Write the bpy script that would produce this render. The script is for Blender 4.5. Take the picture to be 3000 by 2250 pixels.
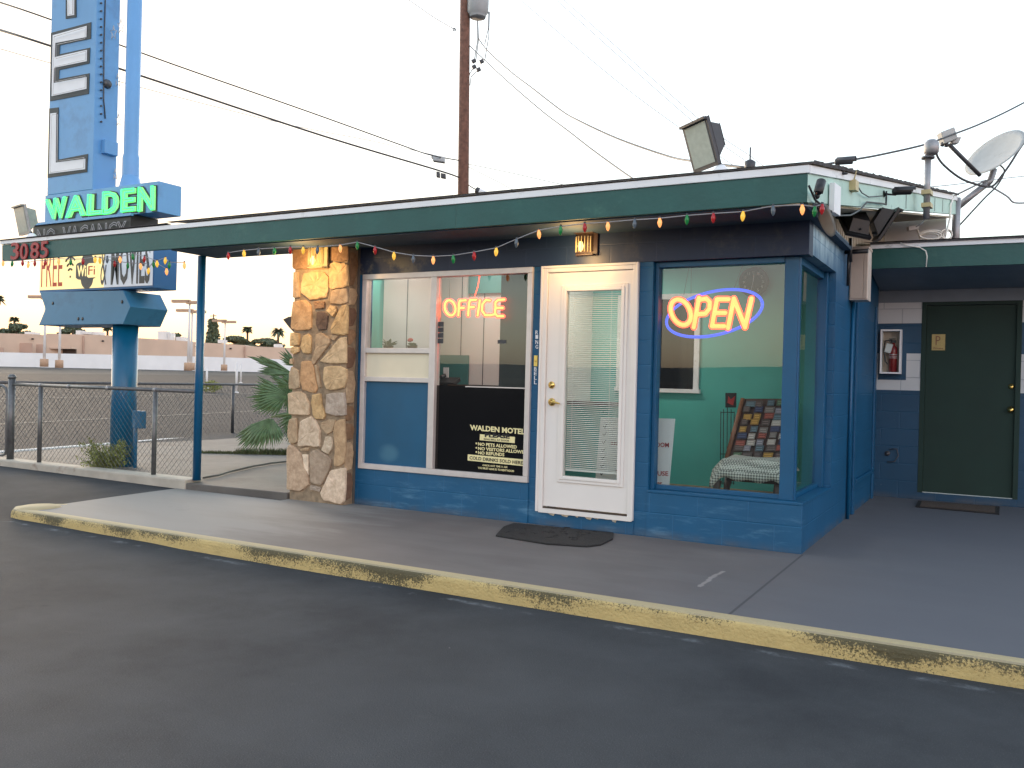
import bpy, bmesh, math, random
from mathutils import Vector, Matrix
random.seed(7)
R = math.radians
for o in list(bpy.data.objects): bpy.data.objects.remove(o)
S = bpy.context.scene
COL = S.collection
# ------------------------------------------------------------------ camera
YAW, PITCH, ROLL, FPX = -.504495, -.0026681, .0255397, 2588.87
CAM = Vector((1.27256, -6.84509, 1.23619))
_f = Vector((math.sin(YAW)*math.cos(PITCH), math.cos(YAW)*math.cos(PITCH), math.sin(PITCH)))
_r0 = Vector((math.cos(YAW), -math.sin(YAW), 0)); _u0 = _r0.cross(_f)
_r = _r0*math.cos(ROLL)+_u0*math.sin(ROLL); _u = -_r0*math.sin(ROLL)+_u0*math.cos(ROLL)
cd = bpy.data.cameras.new('camera'); cam = bpy.data.objects.new('camera', cd); COL.objects.link(cam)
cd.sensor_width = 36; cd.sensor_fit = 'HORIZONTAL'; cd.lens = FPX/3000*36
cd.clip_start = .05; cd.clip_end = 2000
cam.matrix_world = Matrix(((_r.x, _u.x, -_f.x, CAM.x), (_r.y, _u.y, -_f.y, CAM.y), (_r.z, _u.z, -_f.z, CAM.z), (0, 0, 0, 1)))
S.camera = cam
# ------------------------------------------------------------------ sky, sun, exposure
SUN_AZ = R(300); SUN_EL = R(4.5)
w = bpy.data.worlds.new('World'); S.world = w; w.use_nodes = True
nt = w.node_tree; bg = nt.nodes['Background']
sky = nt.nodes.new('ShaderNodeTexSky'); sky.sky_type = 'NISHITA'; sky.sun_disc = False
sky.sun_elevation = SUN_EL; sky.sun_rotation = SUN_AZ; sky.air_density = 1.0; sky.dust_density = 1.5; sky.ozone_density = 1.5
hs = nt.nodes.new('ShaderNodeHueSaturation'); hs.inputs['Saturation'].default_value = .55
nt.links.new(sky.outputs[0], hs.inputs['Color']); bg.inputs[1].default_value = .15
def wn(op, a, b=None, c=None):
    k = nt.nodes.new('ShaderNodeMath'); k.operation = op
    for i, x in enumerate((a, b, c)):
        if x is None: continue
        if isinstance(x, (int, float)): k.inputs[i].default_value = x
        else: nt.links.new(x, k.inputs[i])
    return k.outputs[0]
def wss(x, a, b):
    k = nt.nodes.new('ShaderNodeMapRange'); k.interpolation_type = 'SMOOTHSTEP'; k.inputs[1].default_value = a; k.inputs[2].default_value = b; nt.links.new(x, k.inputs[0]); return k.outputs[0]
def wmul(fac, col, tint):
    k = nt.nodes.new('ShaderNodeMix'); k.data_type = 'RGBA'; k.blend_type = 'MULTIPLY'; nt.links.new(fac, k.inputs[0]); nt.links.new(col, k.inputs[6]); k.inputs[7].default_value = (*tint, 1); return k.outputs[2]
tc = nt.nodes.new('ShaderNodeTexCoord'); sx = nt.nodes.new('ShaderNodeSeparateXYZ'); nt.links.new(tc.outputs['Generated'], sx.inputs[0])
toward = wn('ADD', wn('MULTIPLY', sx.outputs[0], math.sin(SUN_AZ)), wn('MULTIPLY', sx.outputs[1], math.cos(SUN_AZ)))
# peach glow low over the sunset, pink belt over the opposite horizon
glow = wn('MULTIPLY', wss(toward, .45, .95), wn('SUBTRACT', 1.0, wss(sx.outputs[2], .01, .1)))
c1_ = wmul(glow, hs.outputs[0], (1., .8, .55))
belt = wn('MULTIPLY', wss(wn('MULTIPLY', toward, -1.), .0, .7), wn('SUBTRACT', 1.0, wss(sx.outputs[2], .12, .4)))
c2_ = wmul(belt, c1_, (1.3, .86, .83)); nt.links.new(c2_, bg.inputs[0])
sl = bpy.data.lights.new('sun', 'SUN'); sl.energy = .3; sl.angle = R(12); sl.color = (1, .78, .55)
so = bpy.data.objects.new('sun', sl); COL.objects.link(so)
# direction toward the sun: azimuth measured clockwise from +Y
sd = Vector((math.sin(SUN_AZ)*math.cos(SUN_EL), math.cos(SUN_AZ)*math.cos(SUN_EL), math.sin(SUN_EL)))
so.rotation_euler = sd.to_track_quat('Z', 'Y').to_euler(); so.location = (0, 0, 30)
S.view_settings.view_transform = 'Standard'; S.view_settings.look = 'None'
S.view_settings.exposure = 2.9; S.view_settings.gamma = 1
S.render.engine = 'CYCLES'; S.cycles.max_bounces = 8; S.cycles.sample_clamp_direct = .22; S.cycles.transparent_max_bounces = 16

# ------------------------------------------------------------------ measuring helpers (photo pixel -> point on a world plane)
def ray(px, py): return _f+_r*((px-1500)/FPX)-_u*((py-1125)/FPX)
def at(px, py, ax, val):
    d = ray(px, py); return CAM+d*((val-CAM[ax])/d[ax])
def fy(px, py, y=0.): return at(px, py, 1, y)
def far(px, py, D): return CAM+ray(px, py)*D
def onpl(px, py, P, n):
    d = ray(px, py); return CAM+d*((Vector(P)-CAM).dot(n)/d.dot(n))

# ------------------------------------------------------------------ materials
M = {}
def mat(name, col, rough=.6, var=.12, scale=6., bump=.0, metal=0., bscale=60., spec=.5, dirt=None, dscale=1.5, dthr=.55, emit=None, es=0.):
    m = bpy.data.materials.new(name); m.use_nodes = True; n = m.node_tree; N = n.nodes; L = n.links
    b = N['Principled BSDF']; b.inputs['Roughness'].default_value = rough; b.inputs['Metallic'].default_value = metal
    b.inputs['Specular IOR Level'].default_value = spec
    g = N.new('ShaderNodeNewGeometry')
    t = N.new('ShaderNodeTexNoise'); t.inputs['Scale'].default_value = scale; t.inputs['Detail'].default_value = 6; L.new(g.outputs['Position'], t.inputs['Vector'])
    mx = N.new('ShaderNodeMix'); mx.data_type = 'RGBA'
    c = list(col)
    mx.inputs[6].default_value = [max(0, x*(1-var)) for x in c]+[1]; mx.inputs[7].default_value = [min(1, x*(1+var)) for x in c]+[1]
    rp = N.new('ShaderNodeMapRange'); rp.inputs[1].default_value = .3; rp.inputs[2].default_value = .7
    L.new(t.outputs[0], rp.inputs[0]); L.new(rp.outputs[0], mx.inputs[0]); out = mx.outputs[2]
    if dirt:
        t2 = N.new('ShaderNodeTexNoise'); t2.inputs['Scale'].default_value = dscale; t2.inputs['Detail'].default_value = 9; t2.inputs['Roughness'].default_value = .65
        L.new(g.outputs['Position'], t2.inputs['Vector'])
        r2 = N.new('ShaderNodeMapRange'); r2.inputs[1].default_value = dthr; r2.inputs[2].default_value = dthr+.12; L.new(t2.outputs[0], r2.inputs[0])
        m2 = N.new('ShaderNodeMix'); m2.data_type = 'RGBA'; L.new(r2.outputs[0], m2.inputs[0]); L.new(out, m2.inputs[6]); m2.inputs[7].default_value = list(dirt)+[1]
        out = m2.outputs[2]
    L.new(out, b.inputs['Base Color'])
    if bump:
        t3 = N.new('ShaderNodeTexNoise'); t3.inputs['Scale'].default_value = bscale; t3.inputs['Detail'].default_value = 4; L.new(g.outputs['Position'], t3.inputs['Vector'])
        bp = N.new('ShaderNodeBump'); bp.inputs['Strength'].default_value = bump; bp.inputs['Distance'].default_value = .01
        L.new(t3.outputs[0], bp.inputs['Height']); L.new(bp.outputs[0], b.inputs['Normal'])
    if emit: b.inputs['Emission Color'].default_value = list(emit)+[1]; b.inputs['Emission Strength'].default_value = es
    M[name] = m; return m
def nodes(m): return m.node_tree.nodes, m.node_tree.links, m.node_tree.nodes['Principled BSDF']
def math_n(N, L, op, a, b=None, c=None, clamp=False):
    k = N.new('ShaderNodeMath'); k.operation = op; k.use_clamp = clamp
    for i, x in enumerate((a, b, c)):
        if x is None: continue
        if isinstance(x, (int, float)): k.inputs[i].default_value = x
        else: L.new(x, k.inputs[i])
    return k.outputs[0]
def xyz(N, L):
    g = N.new('ShaderNodeNewGeometry'); s = N.new('ShaderNodeSeparateXYZ'); L.new(g.outputs['Position'], s.inputs[0]); return g.outputs['Position'], s.outputs
def mixc(N, L, fac, a, b):
    k = N.new('ShaderNodeMix'); k.data_type = 'RGBA'
    for i, x in ((0, fac), (6, a), (7, b)):
        if isinstance(x, (tuple, list)): k.inputs[i].default_value = list(x)+[1]
        elif isinstance(x, (int, float)): k.inputs[i].default_value = x
        else: L.new(x, k.inputs[i])
    return k.outputs[2]
def noise(N, L, vec, scale, detail=6, rough=.55):
    t = N.new('ShaderNodeTexNoise'); t.inputs['Scale'].default_value = scale; t.inputs['Detail'].default_value = detail; t.inputs['Roughness'].default_value = rough
    L.new(vec, t.inputs['Vector']); return t.outputs[0]
def smooth(N, L, x, a, b):
    r = N.new('ShaderNodeMapRange'); r.interpolation_type = 'SMOOTHSTEP'; r.inputs[1].default_value = a; r.inputs[2].default_value = b; L.new(x, r.inputs[0]); return r.outputs[0]

def block_mat(name, base, worn=None, wthr=.6, zones=None, bs=(.4, .2), joint=.55):
    """painted concrete block: joints as bump and slight tone, optional worn paint; zones = white painted bands on the wing"""
    m = mat(name, base, rough=.5, var=.07, scale=3); N, L, b = nodes(m); P, s = xyz(N, L)
    u = math_n(N, L, 'ADD', s[0], s[1])
    cb = N.new('ShaderNodeCombineXYZ'); L.new(u, cb.inputs[0]); L.new(s[2], cb.inputs[1])
    br = N.new('ShaderNodeTexBrick'); br.offset = .5
    br.inputs['Scale'].default_value = 1; br.inputs['Brick Width'].default_value = bs[0]; br.inputs['Row Height'].default_value = bs[1]
    br.inputs['Mortar Size'].default_value = .006; br.inputs['Mortar Smooth'].default_value = .6
    L.new(cb.outputs[0], br.inputs['Vector'])
    col = b.inputs['Base Color'].links[0].from_socket
    if worn:
        n1 = noise(N, L, P, 1.7, 9, .7); f = smooth(N, L, n1, wthr, wthr+.1); col = mixc(N, L, f, col, worn)
    n5 = noise(N, L, P, 1.1, 8, .65); col = mixc(N, L, math_n(N, L, 'MULTIPLY', smooth(N, L, n5, .4, .75), .3), col, tuple(c_*1.5+.012 for c_ in base))
    n6 = noise(N, L, P, 26, 6, .7); n7 = noise(N, L, P, 2.3, 4); ch = math_n(N, L, 'MULTIPLY', smooth(N, L, n6, .66, .7), smooth(N, L, n7, .5, .62))
    col = mixc(N, L, math_n(N, L, 'MULTIPLY', ch, .35), col, (.3, .36, .38))
    if zones: col = zones(N, L, s, col)
    dg = math_n(N, L, 'MULTIPLY', math_n(N, L, 'SUBTRACT', 1.0, smooth(N, L, s[2], .0, .09)), smooth(N, L, n7, .35, .6)); col = mixc(N, L, math_n(N, L, 'MULTIPLY', dg, .5), col, (.09, .085, .08))
    jl = math_n(N, L, 'MULTIPLY', br.outputs['Fac'], .35)
    col = mixc(N, L, jl, col, tuple(min(1, c*1.5+.01) for c in base))
    L.new(col, b.inputs['Base Color'])
    n2 = noise(N, L, P, 45, 4)
    h = math_n(N, L, 'MULTIPLY_ADD', br.outputs['Fac'], -1.0, 1.0); h2 = math_n(N, L, 'MULTIPLY_ADD', n2, .25, h)
    bp = N.new('ShaderNodeBump'); bp.inputs['Strength'].default_value = joint; bp.inputs['Distance'].default_value = .006
    L.new(h2, bp.inputs['Height']); L.new(bp.outputs[0], b.inputs['Normal']); return m

BLUE = (.0008, .078, .18)
def z_scuff(N, L, s, col):   # scuffed paint low on the wall
    P, _ = xyz(N, L)
    mp = N.new('ShaderNodeMapping'); mp.inputs['Scale'].default_value = (1.5, 1.5, 9); L.new(P, mp.inputs['Vector'])
    n = noise(N, L, mp.outputs[0], 1.6, 8, .7); f = math_n(N, L, 'MULTIPLY', smooth(N, L, n, .5, .72), math_n(N, L, 'SUBTRACT', 1.0, smooth(N, L, s[2], .12, .5)))
    return mixc(N, L, math_n(N, L, 'MULTIPLY', f, .5), col, (.12, .28, .42))
block_mat('blue_block', BLUE, zones=z_scuff)
def z_fade(N, L, s, col):    # sun-bleached blotches of the upper side wall
    P, _ = xyz(N, L); mp = N.new('ShaderNodeMapping'); mp.inputs['Scale'].default_value = (2, 2, .8); L.new(P, mp.inputs['Vector'])
    n = noise(N, L, mp.outputs[0], 3.2, 10, .75)
    up = smooth(N, L, s[2], 2.1, 2.62); yy = math_n(N, L, 'SUBTRACT', 1.0, smooth(N, L, s[1], .6, 1.9))
    f = math_n(N, L, 'MULTIPLY', math_n(N, L, 'MULTIPLY', up, yy), smooth(N, L, n, .3, .6))
    return mixc(N, L, math_n(N, L, 'MULTIPLY', f, 1.4, None, True), col, (.42, .58, .64))
block_mat('blue_block_side', BLUE, zones=z_fade)
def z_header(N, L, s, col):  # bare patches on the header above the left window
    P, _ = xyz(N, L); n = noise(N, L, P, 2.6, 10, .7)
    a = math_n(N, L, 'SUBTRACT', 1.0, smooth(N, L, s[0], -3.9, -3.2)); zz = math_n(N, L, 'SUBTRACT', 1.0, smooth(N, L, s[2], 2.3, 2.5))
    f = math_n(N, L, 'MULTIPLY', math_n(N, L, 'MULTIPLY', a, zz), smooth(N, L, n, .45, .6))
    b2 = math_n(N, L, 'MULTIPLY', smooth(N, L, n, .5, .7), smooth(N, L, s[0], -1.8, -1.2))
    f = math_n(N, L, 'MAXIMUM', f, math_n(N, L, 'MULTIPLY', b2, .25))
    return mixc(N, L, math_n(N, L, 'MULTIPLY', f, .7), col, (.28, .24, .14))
block_mat('blue_header', (.004, .018, .06), zones=z_header, joint=.2)  # navy header paint, with the eave shade deepened in the colour
def z_wing(N, L, s, col):
    W = (.5, .53, .54)
    up = math_n(N, L, 'GREATER_THAN', s[2], 2.03)
    lo = math_n(N, L, 'MULTIPLY', math_n(N, L, 'GREATER_THAN', s[2], 1.252), math_n(N, L, 'LESS_THAN', s[2], 1.68))
    ins = math_n(N, L, 'MULTIPLY', math_n(N, L, 'MULTIPLY', math_n(N, L, 'GREATER_THAN', s[0], .012), math_n(N, L, 'LESS_THAN', s[0], .315)), math_n(N, L, 'GREATER_THAN', s[2], 1.37))
    lo = math_n(N, L, 'MULTIPLY', lo, math_n(N, L, 'SUBTRACT', 1.0, ins))
    return mixc(N, L, math_n(N, L, 'MAXIMUM', up, lo), col, W)
block_mat('wing_block', (.0005, .045, .1), zones=z_wing)  # wing blue set darker, so the colour carries the shade of the recess
mat('blue_paint', BLUE, .42, .08, 4, .15, bscale=90)
mat('blue_gloss', (.003, .085, .2), .3, .08, 4, .1)
def z_panel(m):
    N, L, b = nodes(m); P, s = xyz(N, L); n = noise(N, L, P, 2, 6)
    dx = math_n(N, L, 'SUBTRACT', s[0], -3.85); dz = math_n(N, L, 'SUBTRACT', s[2], .52)
    d = math_n(N, L, 'ADD', math_n(N, L, 'MULTIPLY', dx, dx), math_n(N, L, 'MULTIPLY', math_n(N, L, 'MULTIPLY', dz, dz), 2.))
    f = math_n(N, L, 'MULTIPLY', math_n(N, L, 'SUBTRACT', 1.0, smooth(N, L, d, .0, .022)), smooth(N, L, n, .35, .6))
    L.new(mixc(N, L, math_n(N, L, 'MULTIPLY', f, .4), b.inputs['Base Color'].links[0].from_socket, (.1, .25, .33)), b.inputs['Base Color'])
z_panel(mat('blue_panel', (.005, .085, .18), .38, .1, 2.5))
mat('green_fascia', (.014, .088, .08), .5, .12, 3, .25, bscale=25, dirt=(.03, .12, .1), dscale=4, dthr=.6)
mat('white_trim', (.8, .82, .84), .45, .05, 3, .05, dirt=(.45, .46, .46), dscale=3, dthr=.6)
mat('pale_green', (.45, .66, .58), .55, .08, 4, .1, dirt=(.2, .36, .32), dscale=5, dthr=.6)
mat('soffit', (.02, .05, .09), .7, .15, 5, .2)
mat('soffit_grey', (.15, .19, .23), .6, .08, 5, .1)
mat('shingle', (.06, .055, .055), .9, .4, 30, .8, bscale=60)
mat('beige_siding', (.5, .44, .34), .6, .08, 6, .1)
mat('aluminium', (.62, .57, .55), .38, .06, 12, .03, metal=.35)
mat('cream_panel', (.72, .66, .5), .4, .03, 5)
mat('door_white', (.78, .74, .7), .32, .02, 4, .02)
mat('sill_wood', (.5, .42, .3), .8, .35, 40, .5, dirt=(.12, .25, .35), dscale=16, dthr=.55)
mat('black_glass', (.006, .006, .007), .08, .1, 3)
mat('black', (.012, .012, .013), .45, .2, 10, .05)
mat('dark_grey', (.05, .052, .06), .5, .15, 12, .1)
mat('grey_metal', (.3, .3, .31), .45, .12, 20, .05, metal=.5)
mat('galvanised', (.16, .163, .168), .5, .18, 25, .05, metal=.7)
mat('dark_galv', (.1, .1, .105), .5, .2, 25, .05, metal=.4)
mat('brass', (.75, .52, .16), .22, .05, 20, metal=1.)
mat('taupe', (.45, .36, .29), .5, .06, 6, .04)
mat('taupe_light', (.58, .5, .43), .5, .06, 6, .04)
mat('green_door', (.004, .026, .019), .7, .1, 3, .06)
mat('teal_wall', (.08, .42, .37), .6, .04, 4, .04)
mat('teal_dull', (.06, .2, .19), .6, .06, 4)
mat('arrow_blue', (.05, .2, .36), .4, .1, 2, .03, dirt=(.04, .15, .28), dscale=2, dthr=.55)
mat('white_wall', (.72, .7, .66), .6, .03, 3)
mat('tile_brown', (.2, .12, .07), .6, .2, 9)
mat('plank_beige', (.42, .3, .18), .6, .2, 9)
mat('wood_dark', (.05, .03, .02), .5, .2, 12, .1)
mat('wood_mid', (.2, .09, .045), .5, .2, 12, .1)
mat('paper_white', (.7, .72, .72), .6, .02, 5)
mat('ink_red', (.35, .03, .03), .6, .05, 5)
mat('ink_black', (.012, .012, .012), .6, .05, 5)
mat('cream_ink', (.8, .72, .38), .5, .03, 5)
mat('mortar', (.27, .2, .13), .9, .35, 14, .7, bscale=40)
mat('concrete', (.12, .11, .1), .85, .2, 3, .35, bscale=50, dirt=(.085, .075, .065), dscale=1.5, dthr=.5)
mat('kerb_concrete', (.42, .38, .32), .85, .15, 4, .4, bscale=40, dirt=(.24, .18, .14), dscale=5, dthr=.58)
mat('sign_blue', (.13, .34, .62), .38, .06, 2, .03, dirt=(.11, .28, .52), dscale=2, dthr=.55)
mat('sign_blue_dark', (.02, .12, .3), .45, .1, 2, .05)
mat('pole_blue', (.003, .105, .22), .33, .1, 3, .05)
mat('pole_blue_light', (.15, .36, .66), .35, .06, 3)
mat('letter_white', (.85, .86, .88), .4, .04, 5)
mat('neon_off', (.6, .58, .56), .2, .05, 5)
mat('neon_green', (.05, .6, .15), .3, .02, 5, emit=(.04, 1., .2), es=.3)
mat('letter_lit', (.35, .75, .3), .4, .05, 5, emit=(.4, 1., .35), es=.045)  # white letter faces with the green neon light put into colour and emission
mat('neon_yellow', (.9, .6, .1), .3, .01, 5, emit=(1., .66, .13), es=.2)
mat('neon_red_glow', (.7, .05, .02), .3, .01, 5, emit=(1., .06, .015), es=.42)
mat('neon_orange', (.9, .3, .05), .3, .01, 5, emit=(1., .52, .12), es=.2)
mat('neon_pink_glow', (.8, .1, .1), .3, .01, 5, emit=(1., .05, .02), es=.7)
mat('neon_blue', (.02, .06, .8), .3, .01, 5, emit=(.02, .1, 1.), es=.16)
mat('led_clear', (.3, .35, .5), .2, .01, 5)
mat('cabinet_yellow', (.8, .62, .28), .4, .03, 5, emit=(1., .74, .3), es=.12)
mat('cabinet_white', (.66, .68, .7), .4, .03, 5, emit=(.8, .85, 1.), es=.03)
mat('sign_red', (.6, .07, .03), .5, .03, 5)
mat('sign_grey', (.1, .09, .085), .5, .05, 5)
mat('number_red', (.36, .03, .035), .5, .1, 9)
mat('lens_grey', (.45, .5, .45), .12, .08, 25, .1)
mat('dish_grey', (.42, .43, .42), .45, .06, 9, dirt=(.3, .31, .31), dscale=8, dthr=.6)
mat('wood_pole', (.16, .075, .05), .85, .35, 9, .5, bscale=30)
mat('transformer', (.4, .42, .43), .45, .06, 6)
mat('wire', (.06, .06, .065), .6, .1, 6)
mat('wire_light', (.32, .32, .34), .6, .1, 6)
mat('cable_white', (.85, .82, .74), .5, .05, 8)
mat('rubber', (.016, .015, .015), .8, .3, 20, .6, bscale=120)
mat('mat_brown', (.09, .065, .05), .9, .3, 50, .5, bscale=200)
mat('bell_gold', (.75, .55, .15), .3, .05, 9, metal=.6)
mat('lamp_brown', (.035, .02, .018), .4, .1, 9)
mat('lamp_cream', (.5, .42, .22), .5, .1, 9)
mat('leaf_dark', (.09, .12, .07), .6, .4, 4)
mat('leaf_bush', (.2, .22, .06), .7, .4, 9)
mat('palm_leaf', (.13, .19, .085), .5, .3, 14)
mat('palm_stem', (.16, .2, .07), .5, .2, 9)
mat('bark', (.09, .06, .04), .9, .3, 9, .5)
mat('grass', (.09, .1, .04), .9, .4, 15)
mat('far_white', (.85, .85, .84), .8, .05, .5)
mat('far_peach', (.6, .44, .33), .8, .07, .4)
mat('far_peach_dark', (.5, .33, .25), .8, .07, .4)
mat('far_white2', (.7, .68, .66), .6, .05, 1)
mat('pedestal', (.5, .33, .22), .8, .1, 3)
mat('cushion', (.08, .085, .085), .9, .2, 9)
mat('extinguisher', (.22, .015, .015), .3, .05, 9)
mat('plaque', (.42, .33, .12), .5, .12, 30)
mat('hills', (.03, .04, .045), 1, .3, .02)
for n_, c_, e_ in (('bulb_orange', (.85, .32, .1), .16), ('bulb_yellow', (.75, .42, .05), .10), ('bulb_green', (.01, .2, .05), .012), ('bulb_red', (.35, .015, .02), .02), ('bulb_grey', (.1, .13, .16), .0)):
    mat(n_, c_, .2, .05, 9, emit=c_, es=e_)
def rope(name, c1, c2, sc):  # lattice lace
    m = mat(name, c1, .85, .1, 9); N, L, b = nodes(m); P, s = xyz(N, L)
    mp = N.new('ShaderNodeMapping'); mp.inputs['Rotation'].default_value = (0, R(45), 0); L.new(P, mp.inputs['Vector'])
    ck = N.new('ShaderNodeTexChecker'); ck.inputs['Scale'].default_value = sc; L.new(mp.outputs[0], ck.inputs['Vector'])
    L.new(mixc(N, L, ck.outputs['Fac'], c1, c2), b.inputs['Base Color'])
rope('lace', (.55, .57, .5), (.16, .17, .15), 62)
# glass: clear thin panes that mirror the sky by their Fresnel share
def glass(name, tint=(1, 1, 1), ior=1.5, rough=.0):
    m = bpy.data.materials.new(name); m.use_nodes = True; n = m.node_tree; N = n.nodes; L = n.links; N.remove(N['Principled BSDF'])
    fr = N.new('ShaderNodeFresnel'); fr.inputs[0].default_value = ior; tr = N.new('ShaderNodeBsdfTransparent'); tr.inputs[0].default_value = list(tint)+[1]
    gl = N.new('ShaderNodeBsdfGlossy'); gl.inputs['Roughness'].default_value = rough; mx = N.new('ShaderNodeMixShader')
    ge = N.new('ShaderNodeNewGeometry'); L.new(math_n(N, L, 'MULTIPLY', fr.outputs[0], math_n(N, L, 'SUBTRACT', 1.0, ge.outputs['Backfacing'])), mx.inputs[0]); L.new(tr.outputs[0], mx.inputs[1]); L.new(gl.outputs[0], mx.inputs[2]); L.new(mx.outputs[0], N['Material Output'].inputs[0]); M[name] = m
glass('glass', (.93, .96, .95), 1.95); glass('glass_lamp', (.95, .9, .8), 1.5, .1)
glass('glass_plain', (.95, .97, .96), 1.4)
# stone colours from a per-face attribute
m = mat('stone', (.4, .3, .2), .85, .12, 12, .6, bscale=28); N, L, b = nodes(m); P, s = xyz(N, L)
a = N.new('ShaderNodeAttribute'); a.attribute_name = 'tone'
n1 = noise(N, L, P, 14, 9, .7); k = mixc(N, L, smooth(N, L, n1, .3, .75), (.7, .62, .55), (1.15, 1.1, 1.05))
mm = N.new('ShaderNodeMix'); mm.data_type = 'RGBA'; mm.blend_type = 'MULTIPLY'; mm.inputs[0].default_value = 1; L.new(a.outputs['Color'], mm.inputs[6]); L.new(k, mm.inputs[7]); L.new(mm.outputs[2], b.inputs['Base Color'])
# brochure rack papers
m = mat('papers', (.2, .2, .2), .5, .1, 12); N, L, b = nodes(m); a = N.new('ShaderNodeAttribute'); a.attribute_name = 'tone'; L.new(a.outputs['Color'], b.inputs['Base Color'])
# asphalt lot with pale sealer smears
m = mat('asphalt', (.058, .062, .067), .85, .12, 2.5, .5, bscale=160, spec=.04); N, L, b = nodes(m); P, s = xyz(N, L)
mp = N.new('ShaderNodeMapping'); mp.inputs['Rotation'].default_value = (0, 0, R(18)); mp.inputs['Scale'].default_value = (.5, 2.2, 1); L.new(P, mp.inputs['Vector'])
n1 = noise(N, L, mp.outputs[0], .9, 9, .6); c = b.inputs['Base Color'].links[0].from_socket
c = mixc(N, L, math_n(N, L, 'MULTIPLY', smooth(N, L, n1, .5, .85), .3), c, (.09, .095, .1))
n2 = noise(N, L, P, 210, 2); c = mixc(N, L, math_n(N, L, 'MULTIPLY', smooth(N, L, n2, .56, .72), .5), c, (.13, .135, .14))
n8 = noise(N, L, P, .35, 8, .7); c = mixc(N, L, math_n(N, L, 'MULTIPLY', smooth(N, L, n8, .45, .62), .35), c, (.02, .023, .028))
n9 = noise(N, L, P, 6, 8, .7); c = mixc(N, L, math_n(N, L, 'MULTIPLY', smooth(N, L, n9, .62, .72), .3), c, (.08, .085, .09))
vc = N.new('ShaderNodeTexVoronoi'); vc.feature = 'DISTANCE_TO_EDGE'; vc.inputs['Scale'].default_value = .32; wv = N.new('ShaderNodeVectorMath'); wv.operation = 'MULTIPLY_ADD'; nn = N.new('ShaderNodeTexNoise'); nn.inputs['Scale'].default_value = 1.4; nn.inputs['Detail'].default_value = 8; L.new(P, nn.inputs['Vector']); L.new(nn.outputs['Color'], wv.inputs[0]); wv.inputs[1].default_value = (.9, .9, .9); L.new(P, wv.inputs[2]); L.new(wv.outputs[0], vc.inputs['Vector']); c = mixc(N, L, math_n(N, L, 'MULTIPLY', math_n(N, L, 'MULTIPLY', math_n(N, L, 'LESS_THAN', vc.outputs['Distance'], .0012), smooth(N, L, n8, .5, .6)), .5), c, (.012, .013, .015))
v = N.new('ShaderNodeTexVoronoi'); v.inputs['Scale'].default_value = 3.3; L.new(P, v.inputs['Vector'])
c = mixc(N, L, math_n(N, L, 'MULTIPLY', math_n(N, L, 'LESS_THAN', v.outputs['Distance'], .016), .7), c, (.3, .3, .3))
# chalky line beside the kerb foot
yy = math_n(N, L, 'ADD', s[1], math_n(N, L, 'MULTIPLY', noise(N, L, P, 1.3, 3), .06)); band = math_n(N, L, 'MULTIPLY', smooth(N, L, yy, -2.27, -2.22), math_n(N, L, 'SUBTRACT', 1.0, smooth(N, L, yy, -2.21, -2.17)))
n3 = noise(N, L, P, 3.5, 8, .7); c = mixc(N, L, math_n(N, L, 'MULTIPLY', math_n(N, L, 'MULTIPLY', band, smooth(N, L, n3, .5, .7)), .5), c, (.3, .33, .36))
# paler street surfaces beyond the street fence (bands parallel to the street)
tx = math_n(N, L, 'MULTIPLY_ADD', s[1], .17, s[0])
st = math_n(N, L, 'SUBTRACT', 1.0, smooth(N, L, tx, -11.2, -10.6)); c = mixc(N, L, math_n(N, L, 'MULTIPLY', st, .8), c, (.04, .04, .043))
f1 = math_n(N, L, 'SUBTRACT', 1.0, smooth(N, L, tx, -34, -33)); c = mixc(N, L, f1, c, (.04, .04, .043))
f2 = math_n(N, L, 'SUBTRACT', 1.0, smooth(N, L, tx, -62, -60)); c = mixc(N, L, f2, c, (.08, .078, .075))
L.new(c, b.inputs['Base Color'])
# walkway: painted grey concrete, worn pale at the left end, bluer beyond the joint
m = mat('walkway_paint', (.145, .132, .128), .75, .08, 2, .12, bscale=70, spec=.25); N, L, b = nodes(m); P, s = xyz(N, L); c = b.inputs['Base Color'].links[0].from_socket
mp = N.new('ShaderNodeMapping'); mp.inputs['Rotation'].default_value = (0, 0, R(-12)); mp.inputs['Scale'].default_value = (.7, 2.5, 1); L.new(P, mp.inputs['Vector'])
n1 = noise(N, L, mp.outputs[0], 1.1, 9, .6)
xx = math_n(N, L, 'ADD', s[0], math_n(N, L, 'MULTIPLY', math_n(N, L, 'SUBTRACT', n1, .5), 3.5))
c = mixc(N, L, math_n(N, L, 'SUBTRACT', 1.0, smooth(N, L, xx, -4.4, -3.2)), c, (.235, .23, .22))
c = mixc(N, L, math_n(N, L, 'MULTIPLY', smooth(N, L, n1, .42, .66), .35), c, (.2, .19, .18))
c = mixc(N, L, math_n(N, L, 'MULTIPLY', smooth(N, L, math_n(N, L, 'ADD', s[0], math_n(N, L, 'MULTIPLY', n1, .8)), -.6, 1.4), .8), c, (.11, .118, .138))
n4 = noise(N, L, P, 2.2, 9, .7); c = mixc(N, L, math_n(N, L, 'MULTIPLY', smooth(N, L, n4, .62, .72), .3), c, (.1, .1, .1))
# joint
jx = math_n(N, L, 'ABSOLUTE', math_n(N, L, 'SUBTRACT', s[0], .012)); jn = math_n(N, L, 'MULTIPLY', math_n(N, L, 'SUBTRACT', 1.0, smooth(N, L, jx, .004, .012)), math_n(N, L, 'LESS_THAN', s[1], 0.0))
c = mixc(N, L, math_n(N, L, 'MULTIPLY', jn, .8), c, (.06, .06, .065))
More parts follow.
